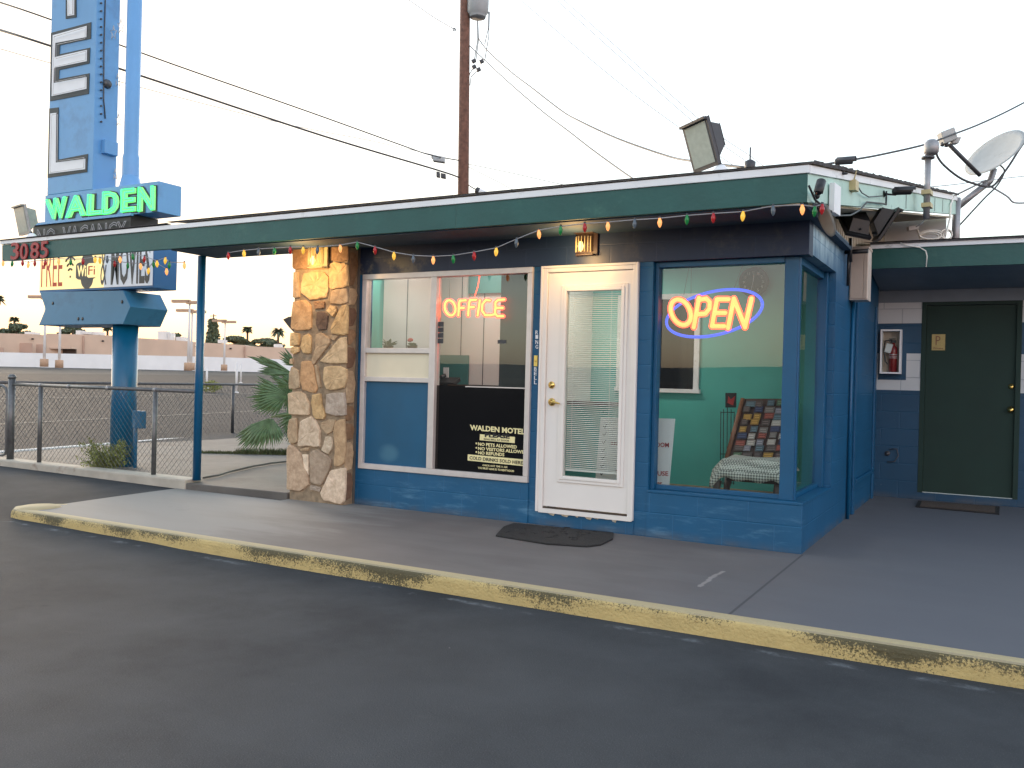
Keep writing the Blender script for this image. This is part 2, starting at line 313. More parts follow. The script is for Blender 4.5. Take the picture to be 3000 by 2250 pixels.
# pale paint dribble beside the joint
dx = math_n(N, L, 'SUBTRACT', s[0], math_n(N, L, 'MULTIPLY_ADD', noise(N, L, P, 7, 3), .07, -.36)); dn = math_n(N, L, 'MULTIPLY', math_n(N, L, 'SUBTRACT', 1.0, smooth(N, L, math_n(N, L, 'ABSOLUTE', dx), .008, .02)), math_n(N, L, 'MULTIPLY', math_n(N, L, 'GREATER_THAN', s[1], -1.5), math_n(N, L, 'LESS_THAN', s[1], -.95)))
c = mixc(N, L, math_n(N, L, 'MULTIPLY', dn, .5), c, (.42, .38, .36)); L.new(c, b.inputs['Base Color'])
# yellow kerb with worn black speckle
m = mat('kerb_yellow', (.52, .39, .16), .7, .08, 9, .8, bscale=55); N, L, b = nodes(m); P, s = xyz(N, L); c = b.inputs['Base Color'].links[0].from_socket
n1 = noise(N, L, P, 95, 6, .75); n2 = noise(N, L, P, 1.25, 5, .6)
zz = math_n(N, L, 'ADD', math_n(N, L, 'MULTIPLY', smooth(N, L, s[2], -.1, .0), .45), math_n(N, L, 'MULTIPLY', math_n(N, L, 'SUBTRACT', n2, .5), 3.2))
thr = math_n(N, L, 'MULTIPLY_ADD', zz, .42, n1); f = smooth(N, L, thr, .6, .72)
f = math_n(N, L, 'MULTIPLY', f, math_n(N, L, 'LESS_THAN', s[2], -.004))
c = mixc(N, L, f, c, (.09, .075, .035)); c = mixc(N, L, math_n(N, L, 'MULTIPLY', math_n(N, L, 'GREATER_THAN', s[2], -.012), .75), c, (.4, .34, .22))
L.new(c, b.inputs['Base Color'])

# ------------------------------------------------------------------ mesh builder
class MB:
    def __init__(s): s.v = []; s.f = []; s.m = []; s.s = []; s.t = []
    def add(s, v, f, m=0, sm=False, tone=None):
        o = len(s.v); s.v += [Vector(p) for p in v]
        for q in f: s.f.append([i+o for i in q]); s.m.append(m); s.s.append(sm); s.t.append(tone or (1, 1, 1))
        return s
    def box(s, x0, x1, y0, y1, z0, z1, m=0, tone=None):
        v = [(x, y, z) for z in (z0, z1) for y in (y0, y1) for x in (x0, x1)]
        return s.add(v, [(0, 2, 3, 1), (4, 5, 7, 6), (0, 1, 5, 4), (2, 6, 7, 3), (0, 4, 6, 2), (1, 3, 7, 5)], m, False, tone)
    def obox(s, c, ax, ay, az, hx, hy, hz, m=0, tone=None):
        c = Vector(c); v = [c+ax*(i*hx)+ay*(j*hy)+az*(k*hz) for k in (-1, 1) for j in (-1, 1) for i in (-1, 1)]
        return s.add(v, [(0, 2, 3, 1), (4, 5, 7, 6), (0, 1, 5, 4), (2, 6, 7, 3), (0, 4, 6, 2), (1, 3, 7, 5)], m, False, tone)
    def prism(s, pts, vec, m=0, tone=None, inset=0.):
        pts = [Vector(p) for p in pts]; vec = Vector(vec); n = len(pts); c = sum(pts, Vector())/n
        a = pts; b = [c+(p-c)*(1-inset)+vec for p in pts]
        f = [list(range(n))[::-1], list(range(n, 2*n))]+[[i, (i+1) % n, n+(i+1) % n, n+i] for i in range(n)]
        return s.add(a+b, f, m, False, tone)
    def tube(s, pts, r, seg=8, m=0, sm=True):
        pts = [Vector(p) for p in pts]; n = len(pts); rr = r if isinstance(r, (list, tuple)) else [r]*n; V = []; prev = None
        for i, p in enumerate(pts):
            t = (pts[min(i+1, n-1)]-pts[max(i-1, 0)]).normalized()
            if prev is None: prev = t.orthogonal().normalized()
            e = (prev-t*prev.dot(t)).normalized() if (prev-t*prev.dot(t)).length > 1e-6 else t.orthogonal().normalized(); prev = e; g = t.cross(e)
            V += [p+(e*math.cos(2*math.pi*k/seg)+g*math.sin(2*math.pi*k/seg))*rr[i] for k in range(seg)]
        F = [[i*seg+k, i*seg+(k+1) % seg, (i+1)*seg+(k+1) % seg, (i+1)*seg+k] for i in range(n-1) for k in range(seg)]
        s.add(V, F, m, sm); o = len(s.v)-len(V)
        for q in ([o+k for k in range(seg)][::-1], [o+(n-1)*seg+k for k in range(seg)]): s.f.append(q); s.m.append(m); s.s.append(False); s.t.append((1, 1, 1))
        return s
    def lathe(s, o, ax, prof, seg=16, m=0, sm=True, e=None):
        o = Vector(o); ax = Vector(ax).normalized(); e = (e or ax.orthogonal()).normalized(); g = ax.cross(e); V = []
        for r, h in prof: V += [o+ax*h+(e*math.cos(2*math.pi*k/seg)+g*math.sin(2*math.pi*k/seg))*r for k in range(seg)]
        n = len(prof); F = [[i*seg+k, i*seg+(k+1) % seg, (i+1)*seg+(k+1) % seg, (i+1)*seg+k] for i in range(n-1) for k in range(seg)]
        F += [[k for k in range(seg)][::-1], [(n-1)*seg+k for k in range(seg)]]
        return s.add(V, F, m, sm)
    def build(s, name, mats, parent=None, bevel=0., tone=False, origin=None):
        me = bpy.data.meshes.new(name)
        if parent is not None: org = Vector(parent['_o'])
        elif origin is not None: org = Vector(origin)
        else:
            xs = [p.x for p in s.v]; ys = [p.y for p in s.v]; org = Vector(((min(xs)+max(xs))/2, (min(ys)+max(ys))/2, min(p.z for p in s.v)))
        me.from_pydata([p-org for p in s.v], [], s.f)
        for k in (mats if isinstance(mats, (list, tuple)) else [mats]): me.materials.append(M[k])
        for i, p in enumerate(me.polygons): p.material_index = s.m[i]; p.use_smooth = s.s[i]
        if tone:
            at_ = me.color_attributes.new('tone', 'FLOAT_COLOR', 'CORNER')
            for i, p in enumerate(me.polygons):
                for li in p.loop_indices: at_.data[li].color = (*s.t[i], 1)
        me.validate(); me.update()
        o = bpy.data.objects.new(name, me); COL.objects.link(o); o['_o'] = tuple(org)
        if parent is not None: o.parent = parent
        else: o.location = org
        if bevel:
            b = o.modifiers.new('bevel', 'BEVEL'); b.width = bevel; b.segments = 2; b.limit_method = 'ANGLE'; b.angle_limit = R(40)
        return o
def tag(o, label, cat, group=None):
    o['label'] = label; o['category'] = cat
    if group: o['group'] = group
    return o
def thing(name, loc, label, cat, group=None):
    o = bpy.data.objects.new(name, None); COL.objects.link(o); o.location = loc; o['_o'] = tuple(loc); o.empty_display_size = .1
    return tag(o, label, cat, group)
def struct(o): o['kind'] = 'structure'; return o
def bx(*a, m=0): return MB().box(*a, m=m)

def text_v(s, offset=0., extrude=.002, bevel=0., outline=False, italic=0., res=3, spacing=1.):
    c = bpy.data.curves.new('t', 'FONT'); c.body = s; c.size = 1; c.offset = offset; c.resolution_u = res; c.shear = italic; c.space_character = spacing
    if outline: c.fill_mode = 'NONE'; c.bevel_depth = bevel; c.bevel_resolution = 1
    else: c.extrude = extrude
    o = bpy.data.objects.new('t', c); COL.objects.link(o); bpy.context.view_layer.update()
    me = o.evaluated_get(bpy.context.evaluated_depsgraph_get()).to_mesh()
    V = [v.co.copy() for v in me.vertices]; F = [list(p.vertices) for p in me.polygons]
    o.evaluated_get(bpy.context.evaluated_depsgraph_get()).to_mesh_clear(); bpy.data.objects.remove(o); bpy.data.curves.remove(c)
    return V, F
def put_text(mb, s, x0, x1, z0, z1, y, depth=.003, m=0, offset=.0, italic=0., res=2, spacing=1., quad=None):
    """letters standing on a plane y = const, facing -y, fitted to the box x0..x1, z0..z1 (or a quad BL,BR,TR,TL)"""
    V, F = text_v(s, offset, .5, italic=italic, res=res, spacing=spacing)
    a = min(v.x for v in V); b = max(v.x for v in V); c = min(v.y for v in V); d = max(v.y for v in V)
    if quad: q = [Vector(k) for k in quad]
    else: q = [Vector((x0, y, z0)), Vector((x1, y, z0)), Vector((x1, y, z1)), Vector((x0, y, z1))]
    nrm = (q[1]-q[0]).cross(q[3]-q[0]).normalized(); out = []
    for v in V:
        u = (v.x-a)/(b-a); w_ = (v.y-c)/(d-c)
        out.append((q[0]*(1-u)+q[1]*u)*(1-w_)+(q[3]*(1-u)+q[2]*u)*w_+nrm*(depth*(v.z+.5)))
    mb.add(out, F, m); return mb

# ================================================================== SETTING
def gz(x, y):
    r = math.hypot(x-CAM.x, y-CAM.y)
    def ss(a, b, t): t = max(0, min(1, (t-a)/(b-a))); return t*t*(3-2*t)
    base = -.115+.113*ss(-3.2, -6.3, x)*(.22+.78*ss(-2.3, -1.3, y))+.02*ss(-6.5, -9, x)
    t = ss(-9, -13, x)
    if x < -9: base = base*(1-t)+t*(.06+.0125*max(0, r-14))
    if r > 160: base = min(base, .06+.0125*146)
    return base
mb = MB(); rings = [0, .8, 1.6, 2.4, 3.2, 4, 4.8, 5.6, 6.4, 7.2, 8, 8.8, 9.6, 10.4, 11.2, 12, 13, 14, 15, 17, 19, 22, 26, 32, 40, 50, 65, 80, 100, 125, 160, 220, 320, 600]; NA = 120
V = [(CAM.x, CAM.y, gz(CAM.x, CAM.y))]; F = []
for r in rings[1:]:
    for k in range(NA):
        a = 2*math.pi*k/NA; x = CAM.x+r*math.cos(a); y = CAM.y+r*math.sin(a); V.append((x, y, gz(x, y)))
for k in range(NA): F.append([0, 1+k, 1+(k+1) % NA])
for i in range(len(rings)-2):
    for k in range(NA): F.append([1+i*NA+k, 1+(i+1)*NA+k, 1+(i+1)*NA+(k+1) % NA, 1+i*NA+(k+1) % NA])
mb.add(V, F, 0, True); struct(mb.build('ground', 'asphalt'))

# walkway + kerb (front edge slightly curved at the left nose)
KY = -2.12
mb = MB()
out = [(-6.44, -.27), (-6.36, -1.1), (-6.28, -1.7), (-6.22, -1.95)]
top = out+[(-6.1, -2.05), (8, -2.05), (8, 4.34), (-.02, 4.34), (-.02, .02), (-4.95, .02), (-4.95, -.27)]
mb.prism([(x, y, -.3) for x, y in top], (0, 0, .3)); struct(mb.build('walkway', 'walkway_paint'))
mb = MB(); prof = [(0, 0), (-.045, 0), (-.07, -.006), (-.085, -.022), (-.09, -.04), (-.1, -.3), (0, -.3)]
path = [(-6.22, -1.7, .25), (-6.34, -1.8, .25), (-6.42, -1.9, .5), (-6.42, -1.98, .8), (-6.34, -2.04, 1.), (-6.2, -2.058, 1.), (-6.05, -2.055, 1.)]+[(-5.9+i*.5, -2.052, 1) for i in range(29)]
V = []; F = []; n = len(prof)
for i, (x, y, k) in enumerate(path):
    p0 = Vector(path[max(i-1, 0)][:2]); p1 = Vector(path[min(i+1, len(path)-1)][:2]); t = (p1-p0).normalized(); nr = Vector((-t.y, t.x))
    for a, z in prof:
        q = Vector((x, y))+nr*a; V.append((q.x, q.y, z+.001))
for i in range(len(path)-1):
    for j in range(n): F.append([i*n+j, i*n+(j+1) % n, (i+1)*n+(j+1) % n, (i+1)*n+j])
F += [list(range(n)), [(len(path)-1)*n+j for j in range(n)][::-1]]
mb.add(V, F, 0, False); mb.lathe((-6.26, -1.93, -.05), (0, 0, 1), [(.2, 0), (.19, .045), (.15, .062), (.08, .07), (0, .072)], 20); kb = mb.build('kerb', 'kerb_yellow'); struct(kb)
# patio slab behind the post, pale kerb under the fence, sidewalk to the street, street kerb line
def sheet(pts, z0, z1): return MB().prism([(x, y, z0) for x, y in pts], (0, 0, z1-z0))
struct(sheet([(-6.3, -.268), (-4.96, -.17), (-4.96, .3), (-4.4, .3), (-4.4, 9), (-6.3, 9)], -.3, .066).build('patio', 'concrete', bevel=.01))
struct(sheet([(-14, -.27), (-6.305, -.27), (-6.305, -.04), (-14, -.04)], -.3, .1).build('fence_kerb', 'kerb_concrete', bevel=.015))
struct(sheet([(-10.9, -.035), (-6.305, -.035), (-6.305, 9), (-4.4, 9.01), (-4.4, 14), (-13.1, 14), (-11.72, 5), (-10.95, .7)], -.3, .06).build('sidewalk', 'concrete'))
a0 = Vector((-10.85, 0, 0)); 
mb = MB(); pl = [(-10.86, -.03), (-11.0, .75), (-11.85, 5.7), (-13.15, 14), (-16, 32)]
for i in range(len(pl)-1):
    (x0, y0), (x1, y1) = pl[i], pl[i+1]; mb.prism([(x0, y0, -.2), (x1, y1, -.2), (x1-.12, y1, -.2), (x0-.08, y0, -.2)], (0, 0, .275))
struct(mb.build('street_kerb', 'far_white'))
# lane lines on the street
mb = MB()
for dx, wd in ((-4.4, .07), (-13.5, .1)):
    for i in range(len(pl)-1):
        (x0, y0), (x1, y1) = pl[i], pl[i+1]
        for s_ in range(6):
            t0, t1 = s_/6, (s_+1)/6; X0 = x0+(x1-x0)*t0+dx; Y0 = y0+(y1-y0)*t0; X1 = x0+(x1-x0)*t1+dx; Y1 = y0+(y1-y0)*t1
            mb.add([(X0, Y0, gz(X0, Y0)+.012), (X1, Y1, gz(X1, Y1)+.012), (X1-wd, Y1, gz(X1-wd, Y1)+.012), (X0-wd, Y0, gz(X0-wd, Y0)+.012)], [(0, 1, 2, 3)])
struct(mb.build('lane_lines', 'kerb_concrete'))
# grass strip by the palm, hose
def tuft(mb, c, n, h, rad, wd=.01, m=0):
    for _ in range(n):
        a = random.uniform(0, 6.28); r = rad*math.sqrt(random.random()); b = Vector((c[0]+r*math.cos(a), c[1]+r*math.sin(a), c[2]))
        l = Vector((random.gauss(0, .35), random.gauss(0, .35), 1)).normalized()*h*random.uniform(.4, 1); p = Vector((math.cos(a+1.57), math.sin(a+1.57), 0))*wd
        mb.add([b-p, b+p, b+l], [(0, 1, 2)], m)
mb = MB(); g0 = at(590, 1325, 2, .07); g1 = at(850, 1330, 2, .07)
for i in range(60):
    p = g0.lerp(g1, i/59); tuft(mb, (p.x, p.y, .06), 26, .05 if i < 25 else .12, .1, .008)
g = mb.build('grass', 'grass'); g['kind'] = 'stuff'
tag(MB().tube([at(x, y, 2, .08) for x, y in ((596, 1400), (640, 1392), (680, 1380), (740, 1366), (800, 1356), (860, 1350))], .012, 8).build('garden_hose', 'concrete'), 'thin grey hose curving over the patio slab toward the stone pillar', 'hose')
# hills round the horizon, low (they also stand in the window reflections)
mb = MB(); V = []; F = []; K = 90
for k in range(K):
    a = 2*math.pi*k/K; r = 560; h = 9+5*math.sin(a*3+1)+3*math.sin(a*7)+random.random()*2
    if abs((math.degrees(a)+180-150) % 360-180) < 80: h = 2.5
    for rr, hh in ((r-40, -3), (r, h), (r+40, -3)): V.append((CAM.x+rr*math.cos(a), CAM.y+rr*math.sin(a), hh))
for k in range(K):
    for j in range(2): F.append([k*3+j, ((k+1) % K)*3+j, ((k+1) % K)*3+j+1, k*3+j+1])
mb.add(V, F, 0, True); struct(mb.build('hills', 'hills'))

# ================================================================== OFFICE BUILDING
B = thing('motel_office', (-2.1, 1, 0), 'blue painted motel office with green fascia, stone pillar and glass door', 'building')
def part(mb, name, m, parent=B, bevel=0., **k): return mb.build(name, m, parent, bevel, **k)
T = .15
# front wall below the sills
mb = MB()
mb.box(-4.235, -2.32, 0, T, -.1, .352); mb.box(-1.225, 0, 0, T, -.1, .36)
mb.box(-4.235, -4.192, .002, T, .352, 2.25)
mb.box(-2.32, -2.238, .012, T, -.1, 2.245); mb.box(-1.34, -1.225, .012, T, -.1, 2.245)
mb.box(-2.238, -1.34, .004, T, -.1, .115)
part(mb, 'front_wall', 'blue_block')
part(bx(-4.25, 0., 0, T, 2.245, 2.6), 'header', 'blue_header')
# right opening: sill, corner post, side frame
mb = MB(); mb.box(-1.222, .004, -.004, .16, .36, .385); mb.box(-.155, .004, .16, 1.26, .36, .385); part(mb, 'window_ledge', 'blue_paint', bevel=.006)
# side wall (x = 0 plane)
mb = MB(); mb.box(-T, -.001, T, 1.26, -.1, .36); mb.box(-T, -.001, 1.26, 4.34, -.1, 2.262); mb.box(-T, -.001, T, 4.34, 2.262, 2.62)
part(mb, 'side_wall', 'blue_block_side')
mb = MB()
mb.box(.001, .03, 2.62, 3.95, .3, .34); mb.box(.001, .022, 2.5, 2.6, 0, 2.2); mb.box(.001, .022, 4.02, 4.12, 0, 2.2)
part(mb, 'side_panel_trim', 'blue_paint', bevel=.004)
part(MB().tube([(.02, 2.15, .0), (.02, 2.15, 2.1)], .016, 8), 'conduit', 'blue_paint')
# upper wall behind the side fascia: ribbed beige siding and plain panel
mb = MB(); zr = lambda y: 2.52+(y+.6)*.155
mb.prism([(-.155, 1.4, 2.63), (-.155, 6.4, 2.63), (-.155, 6.4, zr(6.4)), (-.155, 1.4, zr(1.4))], (-.12, 0, 0))
y = 1.45
while y < 4.9: mb.prism([(-.154, y, 2.63), (-.154, y+.06, 2.63), (-.154, y+.06, zr(y)), (-.154, y, zr(y))], (.028, 0, 0)); y += .12
part(mb, 'siding', 'beige_siding')
part(bx(-.15, .6, 6.1, 6.2, 2.7, 3.55), 'end_panel', 'white_trim')
# interior shell
part(bx(-4.3, -.16, 2.0, 2.1, 0, 2.62), 'inner_back_wall', 'teal_wall')
part(bx(-4.4, -4.24, .16, 2., 0, 2.62), 'inner_side_wall', 'teal_wall')
part(bx(-.17, -.152, 1.27, 2.0, .1, 2.6), 'inner_right_wall', 'teal_wall')
part(bx(-4.23, -.16, .16, 2.0, -.05, .1), 'inner_floor', 'tile_brown')
part(bx(-4.23, -.16, .16, 2.0, 2.46, 2.5), 'ceiling', 'white_wall')
part(bx(-4.2, -.18, 1.975, 1.998, .101, .22), 'baseboard', 'plank_beige')
# roof slab, soffit, fascia, trims.  side edge runs slightly outward and upward to the back
FL, FR = Vector((-9.14, -.6, 0)), Vector((.09, -.6, 0)); BK = Vector((.717, 6.0, 0)); BK2 = FR+(BK-FR)*1.0
sdir = (BK-FR).normalized(); snrm = Vector((sdir.y, -sdir.x, 0)); slope = (3.797-2.765)/(BK-FR).length
part(MB().box(-6.25, -4.26, -.57, .04, 2.50, 2.53).box(-4.259, .07, -.57, 1.6, 2.50, 2.53), 'soffit', 'soffit')
mb = MB(); A = [(-9.1, -.56, 2.512), (.085, -.56, 2.512), (.085, -.56, 2.709), (-9.1, -.56, 2.709)]
V0 = fy(6, 765, -.6); V1 = fy(6, 718, -.6)
j = fy(1335, 668, -.6).x
mb.prism([(V0.x, -.6, V0.z), (j, -.6, 2.51), (j, -.6, 2.709), (V1.x, -.6, V1.z)], (0, .04, 0)); mb.prism([(j+.002, -.604, 2.508), (.09, -.604, 2.512), (.09, -.604, 2.709), (j+.002, -.604, 2.709)], (0, .044, 0))
part(mb, 'fascia', 'green_fascia', bevel=.003)
mb = MB(); mb.prism([(-9.16, -.615, 2.711), (.1, -.615, 2.711), (.1, -.615, 2.765), (-9.16, -.615, 2.752)], (0, .06, 0)); part(mb, 'roof_trim', 'white_trim', bevel=.003)
# side fascia
def sp(t, z, off=0.): p = FR+sdir*t+snrm*off; return Vector((p.x, p.y, z))
LN = (BK-FR).length
mb = MB(); mb.prism([sp(0, 2.512), sp(LN, 3.56), sp(LN, 3.797-.06), sp(0, 2.709)], -snrm*.04); 
o = part(mb, 'side_fascia', 'pale_green', bevel=.003)
mb = MB(); mb.prism([sp(0, 2.711, .016), sp(LN, 3.739, .016), sp(LN, 3.8, .016), sp(0, 2.765, .016)], -snrm*.06); part(mb, 'side_trim', 'white_trim')
mb = MB()
for t in (3.35, 5.0, 5.55): mb.prism([sp(t, 2.53+t*.158, .003), sp(t+.012, 2.53+t*.158, .003), sp(t+.012, 2.70+t*.155, .003), sp(t, 2.70+t*.155, .003)], snrm*.002)
part(mb, 'board_joints', 'dark_grey')
part(MB().prism([sp(0, 2.50, -.05), sp(LN, 3.52, -.05), sp(LN, 3.54, -.05), sp(0, 2.52, -.05)], -snrm*.9), 'side_soffit', 'beige_siding')
part(MB().tube([sp(LN+.03, 2.9, .0), sp(LN+.03, 3.78, 0)], .05, 8), 'downpipe', 'grey_metal')
# roof surface with ragged shingle edge
rnd = random.Random(3); mb = MB(); V = []; K = 120
for i in range(K+1):
    x = -6.3+(.13+6.3)*i/K; V += [(x, -.62-rnd.random()*.006, 2.768+rnd.random()*.003), (x, -.62, 2.777+rnd.random()*.008)]
F = [[2*i, 2*i+2, 2*i+3, 2*i+1] for i in range(K)]; mb.add(V, F)
mb.prism([(-9.17, -.63, 2.754), (-6.29, -.63, 2.768), (-6.29, -.63, 2.776), (-9.17, -.63, 2.762)], (0, .08, 0))
V = []
for i in range(K+1):
    t = LN*i/K; z = 2.77+slope*t; e = rnd.random()*.012; V += [sp(t, z, .03+e), sp(t, z+.022+rnd.random()*.012, .03+e)]
mb.add(V, [[2*i, 2*i+2, 2*i+3, 2*i+1] for i in range(K)])
mb.add([(-6.3, -.625, 2.79), sp(0, 2.79, .03), sp(LN, 2.79+slope*LN, .03), (-4.3, 6, 2.79+slope*LN), (-4.3, .05, 2.87), (-6.3, .05, 2.87)], [(0, 1, 2, 3, 4, 5)])
part(mb, 'roof', 'shingle')
# support post
part(MB().tube([(-6.27, -.15, .09), (-6.27, -.15, 2.5)], .043, 16), 'support_post', 'blue_gloss')
# house numbers on the fascia
for ch, x0, x1, in (('3', 34, 57), ('0', 61, 83), ('8', 91, 116), ('5', 120, 142)):
    mb = MB(); a_ = fy(x0, 745, -.61); b_ = fy(x1, 745, -.61); yc = {'3': (712, 762), '0': (714, 762), '8': (711, 760), '5': (708, 757)}[ch]
    put_text(mb, ch, a_.x, b_.x, fy(x0, yc[1], -.61).z, fy(x0, yc[0], -.61).z, -.608, .015, offset=.015, res=4); part(mb, 'house_number', 'number_red')
# stone pillar
PX0, PX1, PY0 = -4.945, -4.262, -.15
pil = part(bx(PX0, PX1, PY0, .28, -.05, 2.5), 'stone_pillar', 'mortar', bevel=.01)
c1 = lambda q: (840+q[0]/4.254, 690+q[1]/4.254); c2 = lambda q: (820+q[0]/3.858, 1060+q[1]/3.858)
G, Tn, Bn, W_, D_ = (.64, .46, .24), (.5, .38, .25), (.3, .19, .11), (.8, .7, .56), (.13, .09, .07)
ST = [(c1, Bn, [(95, 130), (300, 140), (310, 410), (120, 420), (85, 400)]), (c1, Bn, [(540, 120), (770, 110), (775, 300), (700, 320), (560, 310)]),
 (c1, G, [(225, 480), (330, 455), (460, 460), (525, 520), (520, 680), (500, 770), (300, 800), (190, 710), (195, 610)]), (c1, G, [(555, 360), (600, 345), (740, 350), (775, 380), (775, 630), (600, 665), (550, 655)]),
 (c1, Tn, [(95, 460), (150, 460), (170, 770), (90, 775)]), (c1, (.55, .36, .19), [(90, 830), (240, 815), (310, 880), (315, 1150), (280, 1170), (120, 1180), (60, 1150)]),
 (c1, Tn, [(560, 700), (640, 670), (760, 665), (770, 830), (690, 855), (555, 850)]), (c1, Bn, [(350, 825), (480, 820), (475, 905), (360, 915)]), (c1, D_, [(385, 955), (470, 950), (520, 1000), (500, 1170), (400, 1180), (375, 1090)]),
 (c1, G, [(560, 875), (620, 885), (630, 950), (590, 1015), (510, 940)]), (c1, G, [(700, 880), (760, 865), (775, 920), (765, 1220), (700, 1240), (570, 1215), (565, 1150), (620, 1020)]),
 (c1, G, [(65, 1215), (165, 1220), (165, 1370), (60, 1380)]), (c1, G, [(65, 1400), (110, 1385), (165, 1395), (160, 1450), (100, 1480), (60, 1460)]), (c1, G, [(215, 1250), (280, 1235), (310, 1260), (310, 1470), (220, 1460), (185, 1390)]),
 (c1, Tn, [(375, 1240), (430, 1210), (540, 1290), (550, 1340), (480, 1430), (350, 1600), (325, 1560), (370, 1420)]), (c1, (.64, .5, .32), [(660, 1290), (745, 1265), (755, 1590), (560, 1590), (425, 1570)]),
 (c1, Tn, [(540, 1240), (650, 1250), (600, 1310), (560, 1290)]), (c1, Tn, [(50, 1540), (90, 1530), (85, 1600), (45, 1600)]),
 (c2, (.55, .44, .3), [(140, 60), (220, 100), (235, 290), (110, 310), (115, 120)]), (c2, (.55, .35, .19), [(250, 0), (370, 0), (400, 130), (430, 300), (400, 345), (260, 310), (240, 200)]), (c2, Tn, [(400, 40), (430, 40), (475, 290), (440, 290)]),
 (c2, (.66, .5, .3), [(510, 60), (690, 50), (760, 90), (765, 200), (730, 290), (600, 315), (540, 310), (500, 200)]), (c2, (.56, .45, .32), [(110, 350), (250, 340), (290, 370), (345, 480), (340, 590), (320, 602), (110, 595)]),
 (c2, G, [(380, 375), (470, 360), (480, 470), (520, 600), (500, 640), (410, 640), (385, 600), (370, 450)]), (c2, (.5, .44, .38), [(540, 365), (740, 350), (755, 600), (650, 610), (530, 580)]),
 (c2, Tn, [(120, 650), (200, 635), (220, 900), (120, 920), (100, 780)]), (c2, (.62, .52, .4), [(240, 680), (360, 620), (410, 660), (460, 780), (455, 960), (330, 945), (220, 955), (230, 850)]), (c2, Tn, [(480, 690), (560, 650), (640, 655), (600, 780), (540, 820), (470, 730)]),
 (c2, (.6, .52, .4), [(530, 850), (590, 850), (605, 960), (560, 1040), (480, 1000), (510, 930)]), (c2, (.5, .36, .22), [(640, 680), (740, 650), (755, 960), (740, 1130), (680, 1170), (620, 1170), (635, 950), (615, 800)]),
 (c2, (.52, .4, .29), [(120, 940), (200, 980), (250, 1060), (330, 1290), (335, 1380), (240, 1450), (95, 1440), (95, 990)]), (c2, W_, [(270, 1045), (335, 1050), (338, 1280), (300, 1200)]), (c2, (.42, .34, .26), [(360, 1020), (440, 990), (590, 1100), (570, 1200), (480, 1390), (360, 1360), (350, 1050)]),
 (c2, (.42, .36, .3), [(355, 1395), (470, 1415), (460, 1470), (355, 1440)]), (c2, (.68, .57, .45), [(590, 1225), (740, 1205), (752, 1230), (750, 1420), (735, 1560), (700, 1600), (510, 1560), (475, 1480), (560, 1290)]), (c2, Tn, [(240, 985), (335, 967), (330, 1005), (245, 1003)])]
mb = MB()
def rock(mb, pts, nrm, tone, th):
    """rounded stone: subdivided ring outline, bulging"""
    c = sum(pts, Vector())/len(pts); P = []; pts = [c+(p-c)*1.055 for p in pts]; t1 = nrm.orthogonal().normalized(); t2 = nrm.cross(t1)
    j3 = lambda: t1*rnd.uniform(-.003, .003)+t2*rnd.uniform(-.003, .003)
    for i, p in enumerate(pts):
        q = pts[(i+1) % len(pts)]; h = pts[i-1]
        P += [p*.95+q*.025+h*.025+j3(), p*.62+q*.38+j3(), p*.38+q*.62+j3()]
    n = len(P); V = [p.copy() for p in P]+[c+(p-c)*.975+nrm*th*.85+j3() for p in P]+[c+(p-c)*.9+nrm*th*(1+rnd.uniform(-.15, .15)) for p in P]+[c+(p-c)*.5+nrm*th*(1+rnd.uniform(-.2, .2))+j3() for p in P]+[c+nrm*th*1.0]
    F = [[j*n+i, j*n+(i+1) % n, (j+1)*n+(i+1) % n, (j+1)*n+i] for j in range(3) for i in range(n)]+[[3*n+i, 3*n+(i+1) % n, 4*n] for i in range(n)]
    kt = rnd.uniform(.88, 1.1); mb.add(V, F, 0, False, tuple(k*kt for k in tone))
for cf, tn, pts in ST:
    rock(mb, [fy(*cf(p), PY0-.001) for p in pts], Vector((0, -1, 0)), tn, rnd.uniform(.014, .026))
part(mb, 'stone_cladding', 'stone', pil, tone=True)
mb = MB(); z = .05
while z < 2.4:   # stones wrapping on to the side face
    h = rnd.uniform(.14, .34); q = rnd.uniform(.0, .06); tn = rnd.choice([Bn, Tn, (.2, .12, .08)])
    if z+h > 2.48: break
    rock(mb, [Vector((PX1+.001, y_, z_)) for y_, z_ in ((-.135, z), (-.03-q, z+.01), (-.012, z+h*.6), (-.05, z+h-.02), (-.14, z+h-.02))], Vector((1, 0, 0)), tn, .012)
    z += h+.01
part(mb, 'side_stones', 'stone', pil, tone=True)
part(bx(-4.262, -4.238, -.008, .02, 0, 2.5), 'edge_strip', 'concrete')

# ---------------- left window unit

mb = MB()
XL, XR, ZB, ZT = -4.19, -2.32, .355, 2.243; FW = .052; y0, y1 = -.02, .06
mb.box(XL, XR, y0, y1, ZT-FW, ZT); mb.box(XL, XR, y0, y1, ZB, ZB+FW); mb.box(XL, XL+FW, y0+.001, y1, ZB+FW, ZT-FW); mb.box(XR-FW+.004, XR, y0+.001, y1, ZB+FW, ZT-FW)
mb.box(-3.385, -3.315, y0-.006, y1, ZB+FW, ZT-FW); mb.box(XL+FW, -3.385, y0+.002, y1, 1.479, 1.528); mb.box(XL+FW, -3.385, y0+.002, y1, 1.205, 1.25)
WN = part(mb, 'window_frame', 'aluminium', bevel=.004)
part(bx(XL+FW, -3.385, .012, .02, 1.25, 1.479), 'cream_panel', 'cream_panel', WN)
part(bx(XL+FW, -3.385, .016, .024, ZB+FW, 1.205), 'blue_panel', 'blue_panel', WN)
part(bx(XL+FW, -3.385, .02, .025, 1.528, ZT-FW), 'glass_pane', 'glass', WN)
part(bx(-3.315, XR-FW+.004, .02, .025, 1.19, ZT-FW), 'glass_pane', 'glass', WN)
part(bx(-3.315, XR-FW+.004, .018, .028, ZB+FW, 1.186), 'black_panel', 'black_glass', WN)
